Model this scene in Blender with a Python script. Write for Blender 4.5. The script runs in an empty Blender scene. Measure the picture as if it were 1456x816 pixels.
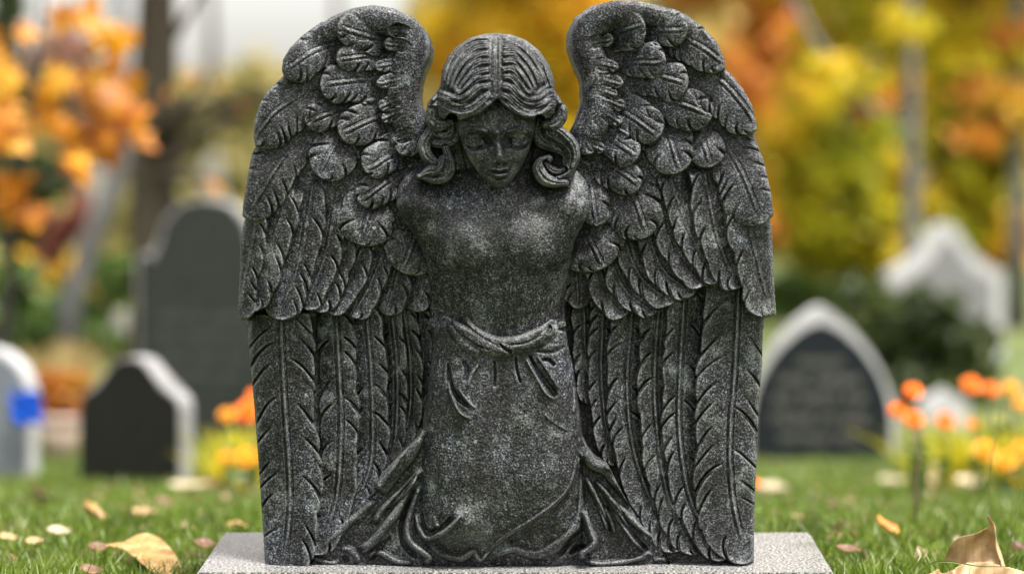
import bpy, bmesh, math, random
import numpy as np
from mathutils import Vector, Matrix, noise as mnoise

# ------------------------------------------------------------------ scene basics
scene = bpy.context.scene
COL = scene.collection
R = math.radians
PT = 0.05                 # height of the plinth's top above the turf
CAMZ = PT + 0.548         # eye height
D0 = 3.0                  # distance camera -> front plane of the statue
HOR = 250.0               # row of the horizon in the 1456x816 frame
FPX = 3000.0
rng = np.random.default_rng(7)
random.seed(7)

def at(px, py, Z):
    """world point at distance Z in front of the camera"""
    return Vector(((px - 728.0) / FPX * Z, Z - D0, CAMZ - (py - HOR) / FPX * Z))

_gz = np.array([-60, 3.0, 3.4, 4, 5, 6, 7, 8, 9, 12, 400.0])
_gh = np.array([0, 0, 0, -.067, -.183, -.30, -.41, -.48, -.54, -.56, -.56])
def ground_h(Y):
    Z = np.asarray(Y, float) + D0
    return sum(np.interp(Z + k, _gz, _gh) for k in (-.4, -.2, 0, .2, .4)) / 5.0
def on_ground(px, Z, dz=0.0):
    return Vector(((px - 728.0) / FPX * Z, Z - D0, float(ground_h(Z - D0)) + dz))

# ------------------------------------------------------------------ object helpers
def link(o, parent=None):
    COL.objects.link(o)
    if parent is not None:
        o.parent = parent
    return o
def tag(o, label=None, cat=None, group=None, kind=None):
    if label: o['label'] = label
    if cat: o['category'] = cat
    if group: o['group'] = group
    if kind: o['kind'] = kind
    return o
def empty(name, loc=(0, 0, 0), rz=0.0, rot=None):
    o = bpy.data.objects.new(name, None)
    o.empty_display_size = 0.05
    o.location = loc
    o.rotation_euler = rot if rot is not None else (0, 0, rz)
    return link(o)
def mesh_np(name, V, quads=None, tris=None, mat=None, parent=None, smooth=True):
    """fast mesh from numpy arrays"""
    me = bpy.data.meshes.new(name)
    V = np.asarray(V, np.float32)
    nq = 0 if quads is None else len(quads)
    nt = 0 if tris is None else len(tris)
    idx = []
    if nq: idx.append(np.asarray(quads, np.int32).ravel())
    if nt: idx.append(np.asarray(tris, np.int32).ravel())
    idx = np.concatenate(idx)
    me.vertices.add(len(V)); me.vertices.foreach_set('co', V.ravel())
    me.loops.add(len(idx)); me.loops.foreach_set('vertex_index', idx)
    me.polygons.add(nq + nt)
    ls = np.concatenate([np.arange(nq) * 4, nq * 4 + np.arange(nt) * 3]).astype(np.int32)
    me.polygons.foreach_set('loop_start', ls)
    me.polygons.foreach_set('use_smooth', np.full(nq + nt, smooth, bool))
    me.update(calc_edges=True)
    me.validate()
    if mat: me.materials.append(mat)
    o = bpy.data.objects.new(name, me)
    return link(o, parent)
def bm_obj(name, bm, mat, parent=None, smooth=False):
    me = bpy.data.meshes.new(name)
    bmesh.ops.recalc_face_normals(bm, faces=bm.faces[:])
    bm.to_mesh(me); bm.free()
    for m in (mat if isinstance(mat, (list, tuple)) else [mat]): me.materials.append(m)
    for p in me.polygons: p.use_smooth = smooth
    return link(bpy.data.objects.new(name, me), parent)

# ------------------------------------------------------------------ materials
def new_mat(name):
    m = bpy.data.materials.new(name); m.use_nodes = True
    nt = m.node_tree; nt.nodes.clear()
    out = nt.nodes.new('ShaderNodeOutputMaterial')
    b = nt.nodes.new('ShaderNodeBsdfPrincipled')
    nt.links.new(b.outputs[0], out.inputs[0])
    return m, nt, b, out
def N(nt, t, **kw):
    n = nt.nodes.new(t)
    for k, v in kw.items(): setattr(n, k, v)
    return n
def noise_n(nt, vec, scale, detail=2.0, rough=.5):
    n = N(nt, 'ShaderNodeTexNoise')
    n.inputs['Scale'].default_value = scale; n.inputs['Detail'].default_value = detail
    n.inputs['Roughness'].default_value = rough
    nt.links.new(vec, n.inputs['Vector'])
    return n.outputs['Fac']
def ramp(nt, fac, stops, interp='LINEAR'):
    r = N(nt, 'ShaderNodeValToRGB'); cr = r.color_ramp; cr.interpolation = interp
    while len(cr.elements) < len(stops): cr.elements.new(.5)
    for e, (p, c) in zip(cr.elements, stops):
        e.position = p
        e.color = (c, c, c, 1) if isinstance(c, (int, float)) else (*c, 1)
    nt.links.new(fac, r.inputs[0])
    return r.outputs[0]
def mixc(nt, fac, a, b, mode='MIX'):
    m = N(nt, 'ShaderNodeMix', data_type='RGBA', blend_type=mode)
    for sock, v in ((m.inputs[0], fac), (m.inputs[6], a), (m.inputs[7], b)):
        if isinstance(v, (int, float)): sock.default_value = v
        elif isinstance(v, tuple): sock.default_value = (*v, 1)
        else: nt.links.new(v, sock)
    return m.outputs[2]
def coords(nt):
    return N(nt, 'ShaderNodeTexCoord').outputs['Object']
def bump(nt, b, h, strength, dist):
    n = N(nt, 'ShaderNodeBump'); n.inputs['Strength'].default_value = strength
    n.inputs['Distance'].default_value = dist
    nt.links.new(h, n.inputs['Height']); nt.links.new(n.outputs[0], b.inputs['Normal'])

def granite(name, mid, grain=400.0, lichen=.5, rough=.5, bumpd=.0003, tint=(.96, 1.0, 1.13), spark=.30, spec=.5, lichc=(.16, .18, .19), streak=True, wear_lightc=(.150, .158, .165)):
    """speckled dark granite: black mica, grey matrix, pale crystals, lichen bloom"""
    m, nt, b, _ = new_mat(name)
    v = coords(nt)
    g1 = noise_n(nt, v, grain, 2.5, .65)
    g2 = noise_n(nt, v, grain * 2.1, 2, .6)
    mixg = N(nt, 'ShaderNodeMath', operation='MULTIPLY_ADD')
    nt.links.new(g1, mixg.inputs[0]); mixg.inputs[1].default_value = .62
    s = N(nt, 'ShaderNodeMath', operation='MULTIPLY'); nt.links.new(g2, s.inputs[0]); s.inputs[1].default_value = .38
    nt.links.new(s.outputs[0], mixg.inputs[2])
    gg = mixg.outputs[0]
    t = lambda k: tuple(min(1, k * c) for c in tint)
    c = ramp(nt, gg, [(.38, t(mid * .12)), (.46, t(mid * .38)), (.51, t(mid * 1.1)), (.56, t(mid * 3.0)), (.63, t(spark))])
    # broad weathering
    w = noise_n(nt, v, 9.0, 4, .6)
    c = mixc(nt, 1.0, c, ramp(nt, w, [(.3, (.62, .64, .6)), (.5, (1, 1, 1)), (.72, (1.0, 1.0, 1.0))]), 'MULTIPLY')
    if streak:
        mp_ = N(nt, 'ShaderNodeMapping'); mp_.inputs['Scale'].default_value = (1, 1, .12); nt.links.new(v, mp_.inputs[0])
        s1 = noise_n(nt, mp_.outputs[0], 55.0, 4, .6)
        c = mixc(nt, 1.0, c, ramp(nt, s1, [(.34, (.58, .60, .58)), (.5, (1, 1, 1)), (.68, (1.35, 1.38, 1.42))]), 'MULTIPLY')
        w3 = noise_n(nt, v, 130.0, 3, .6)
        c = mixc(nt, 1.0, c, ramp(nt, w3, [(.36, (.50, .51, .52)), (.5, (1, 1, 1)), (.64, (1.7, 1.75, 1.8))]), 'MULTIPLY')
        w2 = noise_n(nt, v, 17.0, 5, .6)
        c = mixc(nt, 1.0, c, ramp(nt, w2, [(.34, (.6, .6, .58)), (.52, (1, 1, 1)), (.68, (1.5, 1.55, 1.62))]), 'MULTIPLY')
    # lichen / bloom patches broken up by the grain
    l1 = noise_n(nt, v, 26.0, 5, .65)
    lf = ramp(nt, l1, [(.56, 0.0), (.70, 1.0)])
    l2 = ramp(nt, g1, [(.42, 0.15), (.56, 1.0)])
    lm = N(nt, 'ShaderNodeMath', operation='MULTIPLY'); nt.links.new(lf, lm.inputs[0]); nt.links.new(l2, lm.inputs[1])
    lm2 = N(nt, 'ShaderNodeMath', operation='MULTIPLY'); nt.links.new(lm.outputs[0], lm2.inputs[0]); lm2.inputs[1].default_value = lichen
    c = mixc(nt, lm2.outputs[0], c, lichc)
    if streak:
        wa = N(nt, 'ShaderNodeAttribute'); wa.attribute_name = 'wear'  # pale wear and painted highlights, broken up by the grain
        wm = N(nt, 'ShaderNodeMath', operation='MULTIPLY'); nt.links.new(wa.outputs['Fac'], wm.inputs[0])
        nt.links.new(ramp(nt, g1, [(.40, .12), (.58, .95)]), wm.inputs[1])
        wn = N(nt, 'ShaderNodeMath', operation='MULTIPLY'); nt.links.new(wm.outputs[0], wn.inputs[0])
        nt.links.new(ramp(nt, noise_n(nt, v, 30.0, 4, .6), [(.36, .25), (.60, 1.0)]), wn.inputs[1])
        c = mixc(nt, wn.outputs[0], c, wear_lightc)
    # few round pale lichen dots
    vo = N(nt, 'ShaderNodeTexVoronoi'); vo.inputs['Scale'].default_value = 42; nt.links.new(v, vo.inputs['Vector'])
    dots = ramp(nt, vo.outputs['Distance'], [(.10, 1.0), (.16, 0.0)])
    sep = N(nt, 'ShaderNodeSeparateColor'); nt.links.new(vo.outputs['Color'], sep.inputs[0])
    gate = ramp(nt, sep.outputs[0], [(.80, 0.0), (.84, 1.0)])
    dm = N(nt, 'ShaderNodeMath', operation='MULTIPLY'); nt.links.new(dots, dm.inputs[0]); nt.links.new(gate, dm.inputs[1])
    dm2 = N(nt, 'ShaderNodeMath', operation='MULTIPLY'); nt.links.new(dm.outputs[0], dm2.inputs[0]); nt.links.new(l2, dm2.inputs[1])
    c = mixc(nt, dm2.outputs[0], c, lichc)
    # faint olive algae film
    a1 = ramp(nt, noise_n(nt, v, 13.0, 3), [(.5, 0.0), (.7, .3)])
    c = mixc(nt, a1, c, mixc(nt, 1.0, c, (1.08, 1.0, .78), 'MULTIPLY'))
    nt.links.new(c, b.inputs['Base Color'])
    b.inputs['Specular IOR Level'].default_value = spec
    nt.links.new(ramp(nt, g2, [(.35, rough + .18), (.6, rough - .1)]), b.inputs['Roughness'])
    bump(nt, b, gg, .8, bumpd)
    return m

def simple(name, col, rough=.6, col2=None, scale=20.0, b_d=0.0, trans=0.0, spec=.4):
    m, nt, b, out = new_mat(name)
    v = coords(nt)
    c2 = col2 if col2 else tuple(x * .6 for x in col)
    n = noise_n(nt, v, scale, 4, .6)
    c = ramp(nt, n, [(.35, c2), (.62, col)])
    nt.links.new(c, b.inputs['Base Color'])
    b.inputs['Roughness'].default_value = rough
    b.inputs['Specular IOR Level'].default_value = spec
    if b_d: bump(nt, b, n, .6, b_d)
    if trans:
        tr = N(nt, 'ShaderNodeBsdfTranslucent'); nt.links.new(c, tr.inputs[0])
        mx = N(nt, 'ShaderNodeMixShader'); mx.inputs[0].default_value = trans
        nt.links.new(b.outputs[0], mx.inputs[1]); nt.links.new(tr.outputs[0], mx.inputs[2])
        nt.links.new(mx.outputs[0], out.inputs[0])
    return m

def leafmat(name, cols, scale=1.6, trans=.45, rough=.55):
    """foliage: several leaf hues in clumps"""
    m, nt, b, out = new_mat(name)
    v = coords(nt)
    n = noise_n(nt, v, scale, 3, .7)
    k = len(cols)
    c = ramp(nt, n, [(.30 + .42 * i / max(1, k - 1), cols[i]) for i in range(k)])
    f = noise_n(nt, v, scale * 14, 2, .7)
    c = mixc(nt, 1.0, c, ramp(nt, f, [(.3, (.6, .6, .6)), (.65, (1, 1, 1))]), 'MULTIPLY')
    nt.links.new(c, b.inputs['Base Color']); b.inputs['Roughness'].default_value = rough
    tr = N(nt, 'ShaderNodeBsdfTranslucent'); nt.links.new(c, tr.inputs[0])
    mx = N(nt, 'ShaderNodeMixShader'); mx.inputs[0].default_value = trans
    nt.links.new(b.outputs[0], mx.inputs[1]); nt.links.new(tr.outputs[0], mx.inputs[2])
    nt.links.new(mx.outputs[0], out.inputs[0])
    return m

# ------------------------------------------------------------------ carved relief toolkit
def sst(a, b, x):
    t = np.clip((x - a) / (b - a + 1e-9), 0, 1)
    return t * t * (3 - 2 * t)
def spline(pts, n=48):
    P = np.array(pts, float)
    if len(P) == 2:
        t = np.linspace(0, 1, n)[:, None]
        return P[0] * (1 - t) + P[1] * t
    Q = np.vstack([2 * P[0] - P[1], P, 2 * P[-1] - P[-2]])
    seg = len(P) - 1
    out = []
    for u in np.linspace(0, seg, n):
        i = min(int(u), seg - 1); t = u - i
        a, b, c, d = Q[i], Q[i + 1], Q[i + 2], Q[i + 3]
        out.append(.5 * ((2 * b) + (c - a) * t + (2 * a - 5 * b + 4 * c - d) * t * t + (3 * b - a - 3 * c + d) * t ** 3))
    return np.array(out)
def blur(A, sig):
    r = max(1, int(sig * 3)); k = np.exp(-.5 * (np.arange(-r, r + 1) / sig) ** 2); k /= k.sum()
    P = np.pad(A, ((r, r), (0, 0)), mode='edge')
    B = sum(k[i] * P[i:i + A.shape[0]] for i in range(2 * r + 1))
    P = np.pad(B, ((0, 0), (r, r)), mode='edge')
    return sum(k[i] * P[:, i:i + A.shape[1]] for i in range(2 * r + 1))
def in_poly(X, Y, poly):
    P = np.array(poly, float); c = np.zeros(X.shape, bool)
    for i in range(len(P)):
        x1, y1 = P[i]; x2, y2 = P[i - 1]
        if y1 == y2: continue
        c ^= ((y1 > Y) != (y2 > Y)) & (X < (x2 - x1) * (Y - y1) / (y2 - y1) + x1)
    return c

class Field:
    """a relief carved over the image plane of the statue: x, y in mm (y down), H in mm towards the viewer"""
    def __init__(s, x0, y0, x1, y1, st):
        s.x0, s.y0, s.st = x0, y0, st
        s.nx = int((x1 - x0) / st) + 1; s.ny = int((y1 - y0) / st) + 1
        s.X, s.Y = np.meshgrid(x0 + st * np.arange(s.nx), y0 + st * np.arange(s.ny))
        s.H = np.zeros(s.X.shape); s.M = np.zeros(s.X.shape, bool)
    def sub(s, x0, y0, x1, y1):
        i0 = max(0, int((y0 - s.y0) / s.st)); i1 = min(s.ny, int((y1 - s.y0) / s.st) + 2)
        j0 = max(0, int((x0 - s.x0) / s.st)); j1 = min(s.nx, int((x1 - s.x0) / s.st) + 2)
        return (slice(i0, max(i0, i1)), slice(j0, max(j0, j1)))
    def project(s, pts, reach, n=44):
        C = spline(pts, n)
        sl = s.sub(C[:, 0].min() - reach, C[:, 1].min() - reach, C[:, 0].max() + reach, C[:, 1].max() + reach)
        X, Y = s.X[sl], s.Y[sl]
        best = np.full(X.shape, 1e9); L = np.zeros(X.shape); Dd = np.zeros(X.shape)
        acc = 0.0
        for i in range(len(C) - 1):
            a = C[i]; d = C[i + 1] - a; l = math.hypot(*d)
            if l < 1e-6: continue
            u = d / l
            rx, ry = X - a[0], Y - a[1]
            t = np.clip(rx * u[0] + ry * u[1], 0, l)
            dx, dy = rx - t * u[0], ry - t * u[1]
            q = dx * dx + dy * dy
            w = q < best
            best[w] = q[w]; L[w] = (acc + t)[w]
            Dd[w] = np.where(u[0] * ry - u[1] * rx > 0, -1.0, 1.0)[w]
            acc += l
        return sl, L, np.sqrt(best) * Dd, acc
    def stroke(s, pts, w0, w1, h, wend=None, lines=0, lift=0.0, mask=False, mode='add', fade=.12, ld=1.2, z=None, tipfade=None):
        """a rounded ridge (h>0) or groove (h<0) along a curve"""
        mw = max(w0, w1, wend or 0)
        sl, L, d, T = s.project(pts, mw + 2)
        q = L / T
        if wend is None: wend = w1
        w = np.where(q < .5, w0 + (w1 - w0) * sst(0, .5, q), w1 + (wend - w1) * sst(.5, 1, q))
        v = np.abs(d) / np.maximum(w, .3)
        ins = v < 1
        prof = np.sqrt(np.clip(1 - v * v, 0, 1)) if mode != 'soft' else (np.cos(np.clip(v, 0, 1) * math.pi) * .5 + .5)
        tf = fade if tipfade is None else tipfade
        env = sst(0, fade, q) * (1 - sst(1 - tf, 1, q)) if fade > 0 else 1.0
        hh = h * prof * env
        if lines:
            hh = hh - ld * env * (.5 - .5 * np.cos(2 * math.pi * (d / np.maximum(w, .3) * .5 + .5) * lines)) * np.clip(1.15 - v, 0, 1)
        H = s.H[sl]; M = s.M[sl]
        if mode == 'max': H[ins] = np.maximum(H, z + hh + lift * q)[ins]
        elif mode == 'paint': H[ins] = (z + hh + lift * q)[ins]
        else: H[ins] += hh[ins]
        if mask: M |= ins
    def feather(s, base, pts, hw, off, sgn, seed, dome=6.0, tilt=3.0, tipr=1.1, rootw=.75, fade=.2, lift=2.0,
                cut=15.0, cutd=5.0, rs=0.0, k=.62, both=True, rach=1.0, flat=.86, scal=.14, hid=True, smin=.22):
        r = np.random.default_rng(seed)
        sl, L, d, T = s.project(pts, hw * 1.15 + 2)
        d = d * sgn                                   # + = towards the body
        q = L / T
        wob = 1 + .06 * np.sin(L / hw * 1.7 + seed * 2.3) + .03 * np.sin(L / hw * 4.1 + seed)
        rs = rs + r.uniform(-.16, .16); rach = rach * r.uniform(.65, 1.1)
        w = hw * (rootw + (1 - rootw) * sst(0, .4, q)) * wob
        rem = T - L
        w = w * np.sqrt(np.clip(1 - np.clip(1 - rem / (tipr * hw), 0, 1) ** 2.2, 0, 1))
        v = d / np.maximum(w, .2)
        H = s.H[sl]; M = s.M[sl]
        av0 = np.clip(np.abs(v), 0, 1.15)
        b = L - k * hw * av0 ** 2.1 + 2.0
        add = np.zeros(L.shape); wf = np.ones(L.shape)
        for side in (1, -1):
            m = (v * side > 0)
            if side < 0 and not hid: continue
            pos = []; c = r.uniform(.15, .8) * cut
            while c < T + hw * .3:
                pos.append(c); c += cut * r.uniform(.55, 1.6) * (1.0 if side > 0 else 1.25)
            edges = [-1e3] + pos + [1e4]
            for i in range(len(pos) + 1):
                lo, hi = edges[i], edges[i + 1]
                span = min(hi - lo, cut * 1.6)
                u = np.clip((b - max(lo, hi - span)) / span, 0, 1)
                inn = m & (b >= lo) & (b < hi)
                bulge = np.sqrt(np.clip(np.sin(math.pi * np.clip(u * .86 + .07, 0, 1)), 0, 1))
                add[inn] += (2.6 * (bulge - .6) * av0 ** 1.5)[inn]
                wf[inn] = (1.01 - scal + scal * bulge)[inn]
            for c in pos:
                st = r.uniform(smin, .6); dep = cutd * r.uniform(.45, 1.15) * (1.0 if side > 0 or both else .5)
                if r.random() < .12: continue
                wd = .95 + 1.75 * av0
                g = np.exp(-((b - c) / wd) ** 2) * sst(st - .12, st + .3, av0)
                add[m] -= (dep * g)[m]
                lip = np.exp(-((b - c - 2.9) / 1.5) ** 2) * sst(st, st + .3, av0)
                add[m] += (.9 * lip)[m]
                if r.random() < .3:
                    g2 = np.exp(-((b - c - 4.6) / (.6 + .5 * av0)) ** 2) * sst(st + .1, st + .4, av0)
                    add[m] -= (dep * .6 * g2)[m]
        ins = (np.abs(d) < w * wf) & (rem > 0)
        av = np.abs(v)
        prof = dome * np.sqrt(np.clip(1 - flat * av ** 2.6, 0, 1))
        dr = d - rs * w
        rw = 1.5 + .5 * (hw > 22)
        rr = rach * (2.6 * np.exp(-(dr / rw) ** 2) - 2.4 * np.exp(-((np.abs(dr) - 1.2 - rw * 1.45) / 1.1) ** 2)) * (1 - sst(.8, .96, q))
        h = base[sl] + off + prof + tilt * np.clip(v, -1, 1) + lift * q + add + rr
        fz = sst(0, fade, q)
        H[ins] = (H + (h - H) * fz)[ins]
        M |= ins
    def round_rim(s, r):
        """roll the outer rim over to the side walls"""
        n = int(r / s.st); d = np.zeros(s.H.shape); m = s.M.copy()
        for i in range(n):
            d += m
            e = m.copy(); e[1:] &= m[:-1]; e[:-1] &= m[1:]
            if i % 2:
                e[:, 1:] &= m[:, :-1]; e[:, :-1] &= m[:, 1:]
            else:
                e[:, 1:] &= m[:, :-1]; e[:, :-1] &= m[:, 1:]
            m = e
        u = np.clip(d / n, 0, 1)
        return u
    def mesh(s, name, mat, parent, back=-60.0, zoff=0.0, xy=None):
        M = s.M; H = s.H
        M[0] = M[-1] = False; M[:, 0] = M[:, -1] = False
        cell = M[:-1, :-1] & M[1:, :-1] & M[:-1, 1:] & M[1:, 1:]
        used = np.zeros(M.shape, bool)
        used[:-1, :-1] |= cell; used[1:, :-1] |= cell; used[:-1, 1:] |= cell; used[1:, 1:] |= cell
        # boundary vertices
        cnt = np.zeros(M.shape, int)
        cnt[:-1, :-1] += cell; cnt[1:, :-1] += cell; cnt[:-1, 1:] += cell; cnt[1:, 1:] += cell
        bd = used & (cnt < 4)
        X, Y = s.X.copy(), s.Y.copy()
        for _ in range(3):                             # smooth the stair-stepped outline
            sx = np.zeros(M.shape); sy = np.zeros(M.shape); sn = np.zeros(M.shape)
            for di in (-1, 0, 1):
                for dj in (-1, 0, 1):
                    B = np.roll(np.roll(bd, di, 0), dj, 1)
                    sx += np.where(B, np.roll(np.roll(X, di, 0), dj, 1), 0)
                    sy += np.where(B, np.roll(np.roll(Y, di, 0), dj, 1), 0); sn += B
            X = np.where(bd, sx / np.maximum(sn, 1), X); Y = np.where(bd, sy / np.maximum(sn, 1), Y)
        idx = np.full(M.shape, -1, np.int64); nz = np.flatnonzero(used.ravel())
        idx.ravel()[nz] = np.arange(len(nz))
        x, y, h = X.ravel()[nz], Y.ravel()[nz], H.ravel()[nz]
        Zc = D0 - (h + zoff) / 1000.0
        V = np.stack([(x - 728) / FPX * Zc, Zc - D0, np.maximum(CAMZ - (y - HOR) / FPX * Zc, PT + .0004)], 1)
        ci, cj = np.nonzero(cell)
        a, b_, c, d = idx[ci, cj], idx[ci, cj + 1], idx[ci + 1, cj + 1], idx[ci + 1, cj]
        quads = np.stack([a, d, c, b_], 1)
        # walls down to the back plane
        pad = np.pad(cell, 1)
        cc = pad[1:-1, 1:-1]
        walls = []
        for di, dj, p, q in ((-1, 0, a, b_), (1, 0, c, d), (0, -1, d, a), (0, 1, b_, c)):
            nb = pad[1 + di:pad.shape[0] - 1 + di, 1 + dj:pad.shape[1] - 1 + dj][ci, cj]
            walls.append(np.stack([p[~nb], q[~nb]], 1))
        W = np.concatenate(walls)
        bi = np.unique(W); remap = np.full(len(V), -1, np.int64); remap[bi] = len(V) + np.arange(len(bi))
        Vb = V[bi].copy(); Vb[:, 1] = -back / 1000.0
        wq = np.stack([W[:, 0], W[:, 1], remap[W[:, 1]], remap[W[:, 0]]], 1)
        V = np.concatenate([V, Vb]); quads = np.concatenate([quads, wq])
        # coarse back sheet
        k = 8; n0 = len(V); bq = []; bv = {}; vl = []
        cb = cell[:cell.shape[0] // k * k, :cell.shape[1] // k * k].reshape(cell.shape[0] // k, k, cell.shape[1] // k, k).all(axis=(1, 3))
        for i, j in zip(*np.nonzero(cb)):
            f = []
            for p in ((i, j), (i, j + 1), (i + 1, j + 1), (i + 1, j)):
                if p not in bv:
                    bv[p] = n0 + len(vl)
                    xx, yy = s.x0 + s.st * k * p[1], s.y0 + s.st * k * p[0]
                    vl.append(((xx - 728) / FPX * D0, -back / 1000.0, max(CAMZ - (yy - HOR) / FPX * D0, PT + .0004)))
                f.append(bv[p])
            bq.append(f)
        if vl:
            V = np.concatenate([V, np.array(vl)]); quads = np.concatenate([quads, np.array(bq)])
        o = mesh_np(name, V, quads=quads, mat=mat, parent=parent)
        if getattr(s, 'wear', None) is not None:          # worn crests and painted highlights, both paler in the colour
            wv = np.zeros(len(V), np.float32); wv[:len(nz)] = s.wear.ravel()[nz]
            at_ = o.data.attributes.new('wear', 'FLOAT', 'POINT'); at_.data.foreach_set('value', wv)
        return o
def z3(ox, oy, sc, pts):
    return [(ox + x / sc, oy + y / sc) for x, y in pts]
def rough(F, amp, seed=1):
    r = np.random.default_rng(seed)
    a = blur(r.standard_normal(F.H.shape), 1.0); a /= a.std()
    b = blur(r.standard_normal(F.H.shape), 3.2); b /= b.std()
    c = blur(r.standard_normal(F.H.shape), 9.0); c /= c.std()
    return amp * (a + .35 * b + .8 * c)
# ------------------------------------------------------------------ the angel
M_STONE = granite('weathered_granite', .0162, spark=.13, lichen=.9, spec=.24, rough=.5)
angel = tag(empty('angel_statue', (0, 0, 0)), 'dark weathered granite angel with bowed head and two tall feathered wings kneeling on the plinth', 'statue')

def finish(F, rim, drop, sig, amp, seed, wk=.9):
    u = F.round_rim(rim)
    F.H = blur(F.H, sig / F.st)
    F.H -= drop * (1 - np.sqrt(np.clip(1 - (1 - u) ** 2, 0, 1)))
    hb = blur(F.H, 3.2 / F.st); hb2 = blur(F.H, 1.3 / F.st)
    F.wear = np.clip(np.clip((F.H - hb) / 2.2 - .25, 0, 1) * .5 + np.clip((F.H - hb2) / .6 - .2, 0, 1) * .7, 0, 1) * wk  # crest wear and edge highlights, painted pale from the relief's curvature
    F.H += rough(F, amp, seed)

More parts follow.
